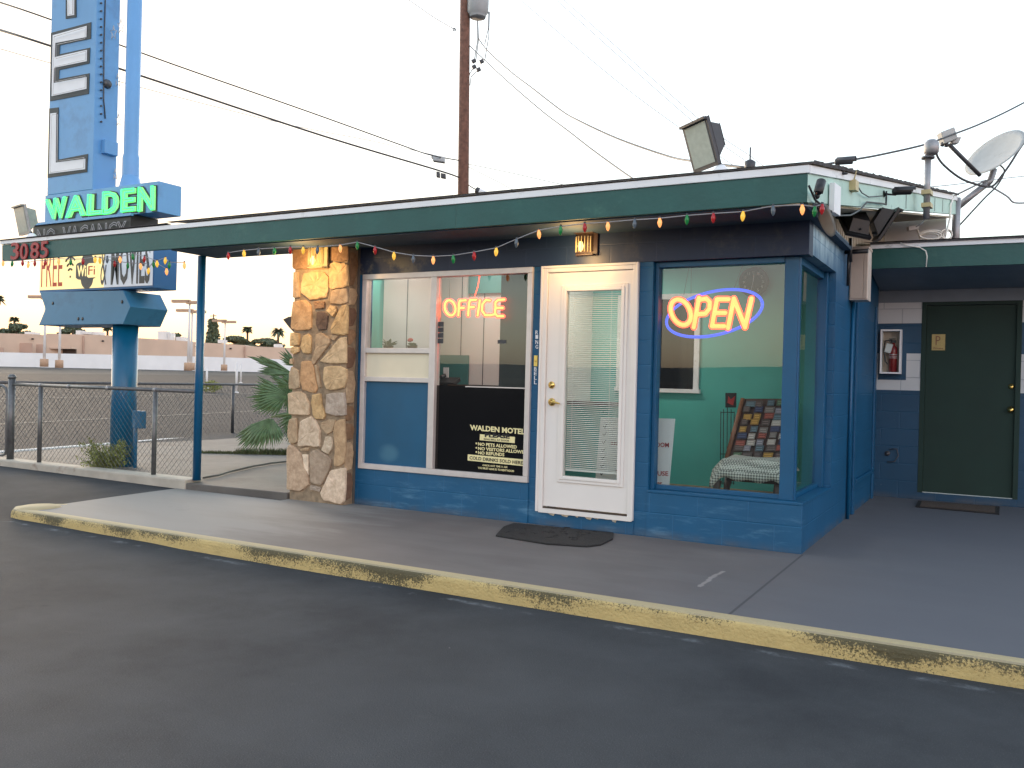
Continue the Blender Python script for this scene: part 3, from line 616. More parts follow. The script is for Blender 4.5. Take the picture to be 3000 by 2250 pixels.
part(bx(-3.0, XR-FW, .012, .017, 1.176, 1.186), 'glazing_bead', 'aluminium', WN)
# lettering on the black panel
Q = lambda px, py: fy(px, py, .0165)
def txt4(mb, s, x0, x1, yt0, yb0, yt1, yb1, **k):
    put_text(mb, s, 0, 0, 0, 0, 0, quad=[Q(x0, yb0), Q(x1, yb1), Q(x1, yt1), Q(x0, yt0)], depth=.001, **k)
k1 = lambda x, y: (1200+x/4.424, 1150+y/4.424)
def tl(mb, s, A, B_, C, D, **k):   # TL TR BR BL in crop units
    q = [Q(*k1(*p)) for p in (D, C, B_, A)]; put_text(mb, s, 0, 0, 0, 0, 0, quad=q, depth=.0012, **k)
mb = MB()
tl(mb, 'WALDEN MOTEL', (782, 415), (1497, 472), (1493, 545), (785, 488), offset=.035)
for i, (s_, x1_, dy) in enumerate((('NO PETS ALLOWED', 1390, 0), ('NO VISITORS ALLOWE', 1485, 57), ('NO REFUNDS', 1228, 112))):
    sl_ = (x1_-888)*.078; tl(mb, s_, (888, 645+dy), (x1_, 645+dy+sl_), (x1_, 690+dy+sl_), (888, 688+dy), offset=.03)
    b_ = Q(*k1(866, 660+dy)); mb.lathe(b_, (0, -1, 0), [(.009, 0), (.009, .001)], 10)
tl(mb, 'CHECK OUT TIME 11 AM', (945, 930), (1265, 955), (1265, 980), (945, 952), offset=.02)
tl(mb, 'YOU MUST HAVE ID TO RENT ROOM', (885, 962), (1352, 1005), (1352, 1032), (885, 988), offset=.02)
mb.prism([Q(*k1(*p)) for p in ((912, 540), (1366, 575), (1362, 655), (910, 617))], (0, -.0008, 0)); mb.prism([Q(*k1(*p)) for p in ((755, 800), (1492, 868), (1488, 955), (752, 880))], (0, -.0008, 0))
part(mb, 'window_lettering', 'cream_ink', WN)
mb = MB(); Q0 = Q; Q = lambda px, py: fy(px, py, .0150)
tl(mb, 'PLEASE', (975, 522), (1298, 545), (1298, 600), (975, 578), offset=.05); tl(mb, 'RING BELL AT DOOR', (962, 592), (1292, 615), (1292, 638), (962, 612), offset=.02)
tl(mb, 'COLD DRINKS SOLD HERE', (778, 822), (1470, 890), (1468, 936), (776, 866), offset=.02)
part(mb, 'dark_lettering', 'ink_black', WN); Q = Q0
# ---------------- right window unit and side window
GX0, GX1, GZ0, GZ1 = -1.222, -.16, .386, 2.245
mb = MB()
mb.box(GX0, GX0+.03, .06, .15, GZ0, GZ1-.001); mb.box(GX0+.03, -.19, .1, .15, GZ0, GZ0+.035); mb.box(GX0+.03, -.19, .06, .15, GZ1-.045, GZ1-.001)
mb.box(-.19, -.085, .075, .16, GZ0, GZ1-.001); WR = part(mb, 'front_window_frame', 'blue_paint', bevel=.003)
part(bx(GX0+.03, -.19, .115, .12, GZ0+.035, GZ1-.045), 'glass_pane', 'glass', WR)
part(bx(-.105, -.07, .085, .12, GZ0+.002, GZ1-.003), 'corner_bead', 'blue_gloss', WR)
mb = MB(); mb.box(-.145, -.1, .16, 1.2, GZ0, GZ0+.03); mb.box(-.145, -.09, .16, 1.2, 2.2, 2.261); mb.box(-.145, -.06, 1.19, 1.258, GZ0+.001, 2.26); WS = part(mb, 'side_window_frame', 'blue_paint', bevel=.003)
part(bx(-.13, -.125, .16, 1.19, GZ0+.03, 2.2), 'glass_pane', 'glass', WS)
# ---------------- door
DX0, DX1, DZ0, DZ1 = -2.237, -1.341, .118, 2.243
mb = MB(); c = .062
mb.box(DX0, DX0+c, -.012, .1, DZ0, DZ1); mb.box(DX1-c*.8, DX1, -.012, .1, DZ0, DZ1); mb.box(DX0+c, DX1-c*.8, -.012, .1, DZ1-.055, DZ1)
mb.box(DX0, DX0+.02, -.022, -.012, DZ0, DZ1+.001); mb.box(DX1-.02, DX1, -.022, -.012, DZ0, DZ1+.001); mb.box(DX0+.02, DX1-.02, -.022, -.012, DZ1-.02, DZ1+.001)
DR = part(mb, 'entrance_door', 'door_white', bevel=.004)
sx0, sx1, sz0, sz1 = DX0+c+.003, DX1-c*.8-.003, .168, DZ1-.058; gx0, gx1, gz0, gz1 = -1.99, -1.49, .44, 2.02
mb = MB(); mb.box(sx0, gx0, .008, .05, sz0, sz1); mb.box(gx1, sx1, .008, .05, sz0, sz1); mb.box(gx0, gx1, .008, .05, sz0, gz0); mb.box(gx0, gx1, .008, .05, gz1, sz1)
part(mb, 'door_leaf', 'door_white', DR)
mb = MB()
for d_, p in ((.055, -.004), (.028, -.012)):
    e = .027
    mb.box(gx0-d_, gx0-d_+e, p, .008, gz0-d_, gz1+d_); mb.box(gx1+d_-e, gx1+d_, p, .008, gz0-d_, gz1+d_); mb.box(gx0-d_+e, gx1+d_-e, p, .008, gz0-d_, gz0-d_+e); mb.box(gx0-d_+e, gx1+d_-e, p, .008, gz1+d_-e, gz1+d_)
part(mb, 'glass_moulding', 'door_white', DR, .004)
part(bx(gx0, gx1, .012, .017, gz0, gz1), 'glass_pane', 'glass', DR)
mb = MB(); z = gz0+.07
mb.box(gx0+.012, gx1-.005, .028, .037, gz0+.045, gz0+.062)
while z < gz1-.012: mb.obox((gx0/2+gx1/2, .034, z), Vector((1, 0, 0)), Vector((0, .92, .39)), Vector((0, -.39, .92)), (gx1-gx0)/2-.01, .0065, .0007); z += .0165
for x_ in (gx0+.06, gx1-.1): mb.box(x_, x_+.003, .027, .028, gz0+.05, gz1)
part(mb, 'blind', 'door_white', DR)
def knob(mb, p, n, s=1.): mb.lathe(p, n, [(.03*s, 0), (.032*s, .004*s), (.03*s, .008*s), (.014*s, .01*s), (.013*s, .03*s), (.024*s, .036*s), (.026*s, .046*s), (.02*s, .056*s), (.0, .058*s)], 18)
mb = MB().lathe((-2.118, .008, 1.216), (0, -1, 0), [(.03, 0), (.031, .008), (.026, .014), (.012, .016), (.01, .022), (0, .023)], 20); part(mb, 'deadbolt', 'brass', DR)
mb = MB().lathe((-2.112, .008, 1.069), (0, -1, 0), [(.033, 0), (.034, .008), (.028, .014), (.012, .016), (.011, .04), (0, .042)], 20); mb.tube([(-2.112, -.032, 1.069), (-2.08, -.036, 1.072), (-2.04, -.034, 1.062), (-2.02, -.03, 1.06)], [.011, .01, .008, .006], 10)
part(mb, 'handle', 'brass', DR)
part(bx(sx0, sx1, .0, .012, .15, .162), 'door_sweep', 'wood_dark', DR)
part(bx(DX0+.03, DX1-.01, -.018, .05, .112, .149), 'threshold', 'door_white', DR)
mb = MB(); rr_ = random.Random(5); x = DX0+.12
while x < DX1-.15:   # chipped paint under the threshold
    w_ = rr_.uniform(.03, .09); h_ = rr_.uniform(.006, .026); mb.prism([(x, -.004, .113), (x+w_, -.004, .113), (x+w_*.8, -.004, .113-h_), (x+w_*.3, -.004, .113-h_*.7)], (0, -.004, 0)); x += w_+rr_.uniform(0, .06)
part(mb, 'chipped_edge', 'sill_wood', DR)
# "RING bell BELL" column
mb = MB()
for ch, py in zip('RING', (974, 987, 1002, 1016)):
    p = fy(1573, py, .008); put_text(mb, ch, p.x-.013, p.x+.013, p.z-.017, p.z+.017, .008, .003, offset=.01)
for ch, py in zip('BELL', (1081, 1094, 1107, 1120)):
    p = fy(1569, py, .008); put_text(mb, ch, p.x-.013, p.x+.013, p.z-.016, p.z+.016, .008, .003, offset=.01)
part(mb, 'bell_lettering', 'letter_white')
mb = MB().box(-2.296, -2.262, .0, .012, 1.375, 1.47); mb.lathe((-2.279, .0, 1.425), (0, -1, 0), [(.011, 0), (.011, .004), (.006, .005), (.005, .009), (0, .01)], 14)
tag(mb.build('doorbell', 'bell_gold', bevel=.003), 'small brass doorbell between the vertical words RING and BELL beside the white door', 'doorbell')

# ================================================================== INTERIOR THINGS
part(bx(-3.9, -2.75, .9, .93, .101, 2.459), 'partition', 'white_wall'); part(bx(-4.17, -3.6, .3, .32, .101, 2.459), 'partition', 'white_wall'); part(bx(-3.88, -3.872, .296, .2995, .12, 2.44), 'panel_seam', 'dark_grey')
mb = MB(); x = -3.9
for x_ in (-3.62, -3.35, -3.08, -2.9): mb.box(x_, x_+.006, .893, .9, .12, 2.44)
part(mb, 'panel_seams', 'dark_grey')
part(bx(-2.74, -2.24, .17, .4, .101, 2.45), 'dark_curtain', 'black')
for x0, y0, x1, y1, in ((1375, 790, 1490, 857), (1283, 1040, 1372, 1130)): a_ = fy(x0, y0, .88); b_ = fy(x1, y1, .88); part(bx(a_.x, b_.x, .87, .885, b_.z, a_.z), 'teal_reflection', 'teal_dull')  # added boxes imitating teal reflections in the glass; lower one doubles as counter front
part(bx(-2.75, -2.62, .93, 1.97, .101, 2.4), 'partition_end', 'white_wall')
# interior hatch in the back wall
a_ = fy(1917, 863, 1.99); b_ = fy(2047, 1141, 1.99); hx0 = a_.x-.4; hx1 = b_.x; hz0 = b_.z; hz1 = a_.z
mb = MB(); e = .055
mb.box(hx0, hx0+e, 1.97, 1.999, hz0, hz1); mb.box(hx1-e, hx1, 1.97, 1.999, hz0, hz1); mb.box(hx0+e, hx1-e, 1.97, 1.999, hz1-e, hz1); mb.box(hx0-.01, hx1+.02, 1.95, 1.999, hz0-.04, hz0)
hw = part(mb, 'hatch_frame', 'white_trim'); part(bx(hx0+e, hx1-e, 1.985, 1.998, hz0, hz1-e), 'hatch_pane', 'black_glass', hw)
mb = MB().box(-2.9, -1.75, 1.1, 1.55, .101, 1.02); ct = thing('reception_counter', (-2.3, 1.3, .1), 'dark teal reception counter behind the glass of the white door', 'counter')
mb.build('counter_body', 'teal_wall', ct); bx(-2.93, -1.72, 1.06, 1.58, 1.021, 1.06).build('counter_top', 'wood_dark', ct, .004)
# clock
ck = thing('wall_clock', (-.9, 1.98, 2.1), 'round black wall clock with pale numerals on the turquoise wall', 'clock'); cc = fy(2207, 826, 1.97)
MB().lathe((cc.x, 1.998, cc.z), (0, -1, 0), [(.145, 0), (.15, .015), (.145, .035), (.128, .038), (.124, .028)], 40).build('rim', 'black', ck)
MB().lathe((cc.x, 1.972, cc.z), (0, -1, 0), [(.127, 0), (.127, .002)], 40).build('dial', 'black', ck)
mb = MB()
for i in range(12):
    a = i*math.pi/6; p = (cc.x+math.sin(a)*.095, cc.z+math.cos(a)*.095); put_text(mb, str(i or 12), p[0]-.011, p[0]+.011, p[1]-.014, p[1]+.014, 1.969, .001, offset=.01)
mb.build('numerals', 'lens_grey', ck)
mb = MB(); mb.tube([(cc.x, 1.965, cc.z), (cc.x-.02, 1.965, cc.z-.09)], .003, 6); mb.tube([(cc.x, 1.964, cc.z), (cc.x+.006, 1.964, cc.z+.075)], .004, 6); mb.build('hands', 'letter_white', ck)
# poster board
def bp(px, py): return fy(px, py, .27)
pb = thing('notice_board', (-1.4, .27, .3), 'white notice board with red lettering leaning low behind the window', 'sign')
q = [bp(1958, 1440), bp(1977, 1227), bp(1760, 1222), bp(1742, 1432)]
MB().prism(q, (0, .012, 0)).build('board', 'paper_white', pb)
mb = MB()
for s_, x0, x1, yy in (('RIGHT TO RENT ROOM', 1790, 1960, 1302), ('8 am to 11 pm', 1815, 1914, 1323), ('ask within', 1820, 1910, 1342), ('daily only', 1822, 1910, 1364), ('RIGHT TO REFUSE', 1805, 1958, 1386), ('SERVICE', 1885, 1940, 1419)):
    k = .03; pz = 7
    put_text(mb, s_, 0, 0, 0, 0, 0, quad=[bp(x0, yy+pz-k*(1900-x0)), bp(x1, yy+pz+k*(x1-1900)), bp(x1, yy-pz+k*(x1-1900)), bp(x0, yy-pz-k*(1900-x0))], depth=.001, offset=.015)
for v_ in mb.v: v_.y -= .002
mb.build('red_lettering', 'ink_red', pb)
mb = MB(); p = bp(1911, 1237); mb.lathe(p+Vector((0, -.001, 0)), (0, -1, 0), [(.022, 0), (.022, .001)], 20)
for i in range(8):
    p = bp(1772-i*1.6, 1250+i*23); mb.tube([p+Vector((-.012, -.003, .005)), p+Vector((-.002, -.003, -.012)), p+Vector((.02, -.003, .02))], .004, 5)
mb.build('tick_marks', 'ink_black', pb)
# brochure rack, wire rack, table
br = thing('brochure_rack', (-.75, 1.4, .1), 'leaning wooden rack filled with rows of colourful brochures', 'rack')
def rp(px, py, k=0.): t = (1350-py)/190.; return fy(px, py, 1.25+.3*t-k)
MB().tube([rp(2128, 1345, .02), rp(2176, 1168, .02)], .022, 6).build('side_rail', 'wood_mid', br); MB().prism([rp(2135, 1345), rp(2310, 1345), rp(2330, 1168), rp(2176, 1168)], (0, .03, 0)).build('rack_board', 'wood_dark', br)
pal = [(.02, .05, .14), (.55, .55, .5), (.5, .3, .04), (.1, .2, .25), (.35, .08, .05), (.06, .08, .1), (.25, .24, .22), (.1, .22, .12), (.3, .32, .38), (.12, .1, .09)]
mb = MB(); rr_ = random.Random(11)
for r_ in range(9):
    for c_ in range(5):
        yb = 1342-r_*19; sk = (1345-yb)*.26; x0 = 2143+sk+c_*31; x1 = x0+27; tn = rr_.choice(pal)
        if x0 > 2300: continue
        x0 += rr_.uniform(-3, 3); x1 = x0+rr_.choice([20, 24, 28]); yb += rr_.uniform(-3, 3)
        tn = tuple(c*.45 for c in tn); mb = MB(); mb.prism([rp(x0, yb, .02), rp(x1, yb, .02), rp(x1+4, yb-17, .02), rp(x0+4, yb-17, .02)], (0, -.008, 0), tone=tn)
        t2 = tuple(min(1, k*1.8+.02) for k in tn)
        for q_ in range(2): yy = yb-4-q_*6; mb.prism([rp(x0+4, yy, .028), rp(x1-3, yy, .028), rp(x1-2, yy-2.5, .028), rp(x0+5, yy-2.5, .028)], (0, -.001, 0), tone=t2)
        tag(mb.build('brochure', 'papers', tone=True), 'small colourful brochure standing in the leaning rack behind the corner window', 'brochure', 'brochures in the leaning rack')
wr = thing('wire_rack', (-1.15, 1.7, .1), 'black wire rack holding one dark picture card in front of the turquoise wall', 'rack')
mb = MB()
for x_ in (2112, 2120, 2131, 2142, 2151): mb.tube([fy(x_-2, 1420, 1.75), fy(x_, 1190+abs(x_-2131)*.8, 1.75)], .004, 5)
for yy in (1208, 1330, 1415): mb.tube([fy(2111, yy, 1.75), fy(2152, yy, 1.75)], .004, 5)
mb.build('wires', 'black', wr)
mb = MB(); mb.prism([fy(2126, 1194, 1.74), fy(2157, 1194, 1.74), fy(2158, 1151, 1.74), fy(2126, 1151, 1.74)], (0, -.012, 0)); mb.build('card', 'black', wr)
mb = MB(); mb.prism([fy(2131, 1180, 1.726), fy(2148, 1188, 1.726), fy(2154, 1160, 1.726), fy(2141, 1170, 1.726), fy(2134, 1160, 1.726)], (0, -.001, 0)); mb.build('card_picture', 'ink_red', wr)
tb = thing('side_table', (-.55, .7, .1), 'low dark wooden table under a pale lattice lace cloth behind the corner window', 'table')
mb = MB(); V = []; F = []; NX, NY = 26, 14
tx0 = fy(2086, 1390, .55).x; tx1 = -.2; tz = .64
for j_ in range(NY+1):
    for i in range(NX+1):
        u = i/NX; v_ = j_/NY; x = tx0+(tx1-tx0)*u; y = .42+.5*v_; z = tz
        ed = min(u, 1-u)*(tx1-tx0); z -= max(0, .09-ed)**1.3*2.2; fr_ = max(0, .16-(y-.42)); z -= fr_**1.2*1.55+.012*math.sin(u*22)*(fr_ > .12); y = max(y, .44+.25*fr_)
        V.append((x, y, z+.006*math.sin(u*9+v_*7)))
for j_ in range(NY):
    for i in range(NX): a = j_*(NX+1)+i; F.append([a, a+1, a+NX+2, a+NX+1])
mb.add(V, F, 0, True); o = mb.build('cloth', 'lace', tb); so_ = o.modifiers.new('s', 'SOLIDIFY'); so_.thickness = .004
bx(tx0+.1, tx1-.08, .62, .86, .44, .56).build('table_top', 'wood_dark', tb, .01)
for x_ in (tx0+.06, tx1-.09):
    for y_ in (.52, .86): MB().tube([(x_, y_, .1), (x_-.03, y_, .25), (x_, y_, .45)], [.03, .02, .035], 10).build('leg', 'wood_dark', tb)
# plants on the sill behind the left window
def pot_plant(px, py, leafy, lab, cat='potted plant'):
    p = fy(px, py, .12); t = thing('potted_plant', (p.x, .12, 1.47), lab, cat, 'plants behind the small window')
    MB().lathe((p.x, .12, 1.47), (0, 0, 1), [(.035, 0), (.05, .08), (.052, .085), (.04, .08)], 14).build('pot', 'wood_dark', t)
    mb = MB()
    for i in range(26):
        a = random.uniform(0, 6.28); d = Vector((math.cos(a), math.sin(a)*.6, random.uniform(.4, 1.4))).normalized(); l = random.uniform(.06, .13) if leafy else .07
        b0 = Vector((p.x, .12, 1.545)); s_ = d.cross(Vector((0, 0, 1))).normalized()*.014; mb.add([b0, b0+d*l*.6+s_, b0+d*l+Vector((0, 0, -.02)), b0+d*l*.6-s_], [(0, 1, 2, 3)])
    mb.build('leaves', 'leaf_dark', t); return t
pot_plant(1138, 1005, True, 'bushy dark green potted plant behind the small left window, left of the red flower')
t = pot_plant(1208, 1010, False, 'low potted plant with one red flower behind the small left window')
p = fy(1206, 1003, .12); MB().lathe((p.x, .1, 1.6), (0, -.3, 1), [(.0, -.01), (.025, 0), (.03, .015), (.012, .028), (0, .03)], 10).build('flower', 'ink_red', t)
p = fy(1305, 1100, .5); ph = thing('desk_phone', (p.x, .5, 1.03), 'black desk phone beside a pale card stand behind the office window', 'phone')
mb = MB(); mb.obox((p.x+.04, .5, p.z-.06), Vector((1, 0, 0)), Vector((0, .9, .4)), Vector((0, -.4, .9)), .1, .07, .02); mb.tube([(p.x-.03, .46, p.z-.02), (p.x-.02, .52, p.z)], .022, 8); mb.build('phone_body', 'black', ph, .005)
bx(p.x-.04, p.x+.02, .52, .53, p.z-.02, p.z+.08).build('card_stand', 'paper_white', ph)
bx(-3.42, -2.7, .36, .75, .8, p.z-.085).build('desk', 'wood_dark')
tag(bpy.data.objects['desk'], 'dark desk standing behind the black window panel under the phone', 'desk')
# stickers on the glass
mb = MB(); a_ = fy(1283, 943, .016); b_ = fy(1298, 1008, .016)
for i in range(4):
    z1 = a_.z-(a_.z-b_.z)*i/4; mb.box(a_.x, b_.x, .014, .0165, z1-(a_.z-b_.z)/4+.006, z1)
tag(mb.build('sticker', 'dark_grey'), 'column of small dark stickers on the glass left of the red word OFFICE', 'sticker')
tag(bx(fy(1458, 1000, .016).x, fy(1482, 1000, .016).x, .014, .0165, fy(1470, 1007, .016).z, fy(1470, 996, .016).z).build('sticker', 'dark_grey'), 'single small dark sticker on the glass below the last letter of OFFICE', 'sticker')

# ------------------------------------------------------------------ neon signs in the windows
of = thing('neon_office_sign', (-3.0, .12, 1.8), 'glowing yellow neon tubes with added red glow spelling OFFICE hanging behind the window', 'neon sign')
Y_ = .1
def stroke(mb, pts, r, y=Y_, m=0, closed=False):
    P = [fy(px, py, y) for px, py in pts]
    if closed: P.append(P[0])
    if len(P) > 8: mb.tube(P, r, 8, m); return
    for i in range(len(P)-1): mb.tube([P[i], P[i+1]], r, 8, m)
    for p in P: mb.lathe(p-Vector((0, r, 0)), (0, 1, 0), [(0, 0), (r*.5, r*.13), (r*.87, r*.5), (r, r), (r*.87, r*1.5), (r*.5, r*1.87), (0, 2*r)], 10, m)
def arc(cx, cy, rx, ry, a0, a1, n=14, sh=0.): return [(cx+rx*math.cos(R(a0+(a1-a0)*i/n))-sh*ry*math.sin(R(a0+(a1-a0)*i/n)), cy+ry*math.sin(R(a0+(a1-a0)*i/n))) for i in range(n+1)]
mb = MB(); q_ = lambda *p: [(1050+a/3.687, 750+b/3.687) for a, b in p]
L_ = [q_(*arc(990, 560, 58, 82, 0, 360, 22, -.12)),
 q_((1160, 478), (1095, 482), (1085, 520), (1085, 560), (1080, 640)), q_((1085, 560), (1140, 560)),
 q_((1272, 472), (1205, 476), (1194, 520), (1188, 600), (1186, 642)), q_((1190, 555), (1248, 552)), q_((1312, 478), (1300, 560), (1288, 642)),
 q_((1420, 480), (1375, 475), (1340, 520), (1335, 590), (1370, 640), (1430, 640), (1470, 630)), q_((1575, 470), (1510, 475), (1480, 500), (1480, 560), (1475, 620), (1500, 650), (1565, 650)), q_((1480, 560), (1560, 560))]
for l in L_: stroke(mb, l, .0085)
mb.build('tube_lettering', 'neon_yellow', of)
mb = MB()
for l in L_: stroke(mb, l, .02, Y_+.018)
stroke(mb, q_((1255, 440), (1290, 330), (1310, 215)), .005, Y_+.01)
mb.build('red_glow_backing', 'neon_pink_glow', of)  # wider red emissive strokes added behind OFFICE to imitate its red glow
mb = MB(); stroke(mb, q_((878, 235), (870, 700), (858, 1355)), .004, .05); mb.build('red_edge_glow', 'neon_pink_glow', of)
mb = MB(); stroke(mb, q_((980, 210), (985, 480)), .002, .12); stroke(mb, q_((1205, 210), (1200, 480)), .002, .12); mb.build('hanging_cord', 'black', of)
op = thing('neon_open_sign', (-.85, .2, 1.6), 'glowing orange OPEN lettering inside a tilted blue oval hanging in the window', 'neon sign')
o_ = lambda *p: [(1900+a/4.74, 750+b/4.74) for a, b in p]; Y2 = .19
O = [o_(*arc(448, 780, 135, 178, 0, 360, 26, -.22)), o_((628, 990), (700, 580)), o_((690, 610), (800, 590), (850, 640), (845, 730), (790, 800), (670, 810)),
 o_((1050, 975), (880, 975), (950, 600), (1110, 600)), o_((915, 790), (1065, 790)), o_((1105, 1000), (1185, 590), (1340, 990), (1430, 590))]
mb = MB()
for l in O: stroke(mb, l, .0175, Y2)
mb.build('orange_lettering', 'neon_orange', op)
mb = MB()
for l in O: stroke(mb, l, .027, Y2+.02)
mb.build('red_glow_backing', 'neon_red_glow', op)  # emissive red strokes added behind OPEN in place of its red halo
mb = MB()
ov = [(915+650*math.cos(a)*.98+0*math.sin(a), 0) for a in ()]
E_ = []
for i in range(61):
    a = 2*math.pi*i/60; X = 680*math.cos(a); Yv = 300*math.sin(a); th = R(-13); E_.append((915+X*math.cos(th)-Yv*math.sin(th), 795+X*math.sin(th)+Yv*math.cos(th)))
stroke(mb, o_(*E_), .0125, Y2+.03); mb.build('blue_oval', 'neon_blue', op)
mb = MB()
for l in (((490, 540), (570, 120)), ((590, 520), (595, 110)), ((1190, 440), (1320, 100))): stroke(mb, o_(*l), .0018, Y2+.01)
mb.build('hanging_cord', 'black', op)
# interior ceiling light (lit room)
lt = thing('ceiling_light', (-1.3, 1.2, 2.42), 'lit ceiling light inside the office behind the neon signs', 'ceiling light')
mat('lit_diffuser', (.9, .9, .85), .4, .01, 5, emit=(1, .95, .85), es=.6)
bx(-2.3, -1.8, 1.0, 1.2, 2.425, 2.458).build('diffuser', 'lit_diffuser', lt)
def area(name, loc, e, sx, sy, col, rot=(0, 0, 0)):
    l = bpy.data.lights.new(name, 'AREA'); l.energy = e; l.shape = 'RECTANGLE'; l.size = sx; l.size_y = sy; l.color = col; o = bpy.data.objects.new(name, l); COL.objects.link(o); o.location = loc; o.rotation_euler = rot; return o
INT = 1.9
area('room_and_fill_light', (-2.0, 1.1, 2.42), INT, .5, .3, (1, .95, .86)); area('room_and_fill_light', (-3.2, .55, 2.42), INT*.4, .4, .3, (1, .88, .78)); area('room_and_fill_light', (-3.85, .17, 2.4), INT*.45, .5, .08, (1, .76, .66), (R(35), 0, 0))  # last one is an added pinkish fill, only to brighten the left partition
def point(name, loc, e, r, col):
    l = bpy.data.lights.new(name, 'POINT'); l.energy = e; l.shadow_soft_size = r; l.color = col; o = bpy.data.objects.new(name, l); COL.objects.link(o); o.location = loc; return o

# ------------------------------------------------------------------ wall lamps
def wall_lamp(x0, x1, z0, z1, yw, body, label, e):
    t = thing('wall_lamp', ((x0+x1)/2, yw, z0), label, 'wall lamp', 'porch lamps on the office front')
    w_ = x1-x0; cx = x0+w_*.4
    MB().box(x0, x1, yw-.02, yw, z0, z1).box(x0+.01, x1-.01, yw-.1, yw-.02, z1-.018, z1).box(x0+.02, x1-.02, yw-.07, yw-.02, z0, z0+.012).build('back_plate', body, t, .004)
    mb = MB(); n = 26; V = []; F = []
    for i in range(n+1):
        a = math.pi*i/n; r = w_*.34*(1+(.06 if i % 2 else -.02)); x = cx-r*math.cos(a)*1.05; y = yw-.022-r*math.sin(a)*.85; V += [(x, y, z0+.02), (x, y, z1-.02)]
    for i in range(n): F.append([2*i, 2*i+2, 2*i+3, 2*i+1])
    mb.add(V, F, 0, False); mb.build('ribbed_glass', 'glass_lamp', t)
    rb = MB()
    for i in range(1, 8):
        a = math.pi*i/8; r = w_*.345; rb.tube([(cx-r*math.cos(a)*1.05, yw-.024-r*math.sin(a)*.85, z0+.03), (cx-r*math.cos(a)*1.05, yw-.024-r*math.sin(a)*.85, z1-.04)], .0035, 5)
    rb.build('glass_ribs', 'rib_glow', t)
    MB().lathe((cx-.02, yw-.05, z0+.05), (0, 0, 1), [(.0, -.02), (.018, 0), (.026, .03), (.016, .06), (.01, .07)], 14).build('bulb', 'lamp_glow', t)
    point('porch_light', (cx-.01, yw-.24, z0-.02), e, .04, (1, .6, .24))
mat('lamp_glow', (.9, .7, .4), .4, .01, 5, emit=(1, .62, .25), es=.5); mat('rib_glow', (.6, .45, .2), .3, .01, 5, emit=(1, .6, .22), es=.07)
a_ = fy(1691, 673); b_ = fy(1753, 749); wall_lamp(a_.x, b_.x, b_.z, a_.z-.03, -.001, 'lamp_brown', 'lit dark brown ribbed wall lamp above the white entrance door', 1.5)
a_ = fy(911, 718, -.18); b_ = fy(962, 786, -.18); wall_lamp(a_.x, b_.x, b_.z, a_.z, PY0-.03, 'lamp_cream', 'lit cream ribbed wall lamp at the top of the stone pillar', 1.9)

# ------------------------------------------------------------------ door mats
mb = MB(); q = [(-2.24, -.7), (-2.3, -.5), (-2.33, -.3), (-2.33, -.05), (-1.5, -.02), (-1.44, -.22), (-1.44, -.45), (-1.5, -.6), (-1.64, -.735), (-1.95, -.75)]
q = [at(x, y, 2, .006) for x, y in ((1452, 1570), (1475, 1545), (1505, 1534), (1798, 1563), (1795, 1580), (1760, 1597), (1720, 1602), (1600, 1594))]
dm = MB().prism([(p.x, min(p.y, -.02), .001) for p in q], (0, 0, .014)).build('door_mat', 'rubber', bevel=.004); tag(dm, 'black rubber doormat with embossed scrolls lying before the white door', 'doormat')
mb = MB(); rr_ = random.Random(2)
for i in range(26):
    p = Vector((rr_.uniform(-2.2, -1.6), rr_.uniform(-.6, -.1), .0155)); r_ = rr_.uniform(.02, .05); a0 = rr_.uniform(0, 6)
    mb.tube([p+Vector((math.cos(a0+k*.7)*r_*(1-k*.1), math.sin(a0+k*.7)*r_*(1-k*.1), 0)) for k in range(6)], .0035, 5)
o = mb.build('embossed_scrolls', 'rubber', dm)
q = [at(x, y, 2, .006) for x, y in ((2690, 1467), (2928, 1485), (2928, 1507), (2682, 1485))]
mb = MB().prism([(p.x, p.y, .001) for p in q], (0, 0, .01)); o2 = mb.build('door_mat', 'rubber'); tag(o2, 'thin brown doormat with dark border before the dark green door', 'doormat')
c = sum(q, Vector())/4; MB().prism([(c.x+(p.x-c.x)*.9, c.y+(p.y-c.y)*.8, .011) for p in q], (0, 0, .004)).build('woven_centre', 'mat_brown', o2)

# ================================================================== RIGHT WING
Wg = thing('motel_wing', (3, 5, 0), 'blue and white block wing with green fascia and dark green door', 'building')
WY = 4.34
dx0, dx1 = .466, 1.47
mb = MB(); mb.box(-.02, dx0, WY, WY+.2, -.1, 2.9); mb.box(dx0, dx1, WY, WY+.2, 2.29, 2.9); mb.box(dx1, 8, WY, WY+.2, -.1, 2.9); mb.box(dx0, dx1, WY, WY+.2, -.1, .082)
part(mb, 'wall', 'wing_block', Wg)
part(bx(-.02, 8, WY-.012, WY-.001, 2.272, 2.41), 'white_beam', 'soffit_grey', Wg)
f0 = 2.5475; fyy = 3.3
part(MB().prism([(.015, fyy+.042, 2.545), (.015, WY-.001, 2.412), (.015, WY-.001, 2.43), (.015, fyy+.042, 2.565)], (8, 0, 0)), 'soffit', 'soffit_grey', Wg)
part(MB().prism([(.02, fyy, 2.545), (8, fyy, 2.50), (8, fyy, 2.73), (.02, fyy, 2.755)], (0, .04, 0)), 'fascia', 'green_fascia', Wg)
part(MB().prism([(.02, fyy-.015, 2.757), (8, fyy-.015, 2.72), (8, fyy-.015, 2.77), (.02, fyy-.015, 2.8)], (0, .06, 0)), 'roof_trim', 'white_trim', Wg)
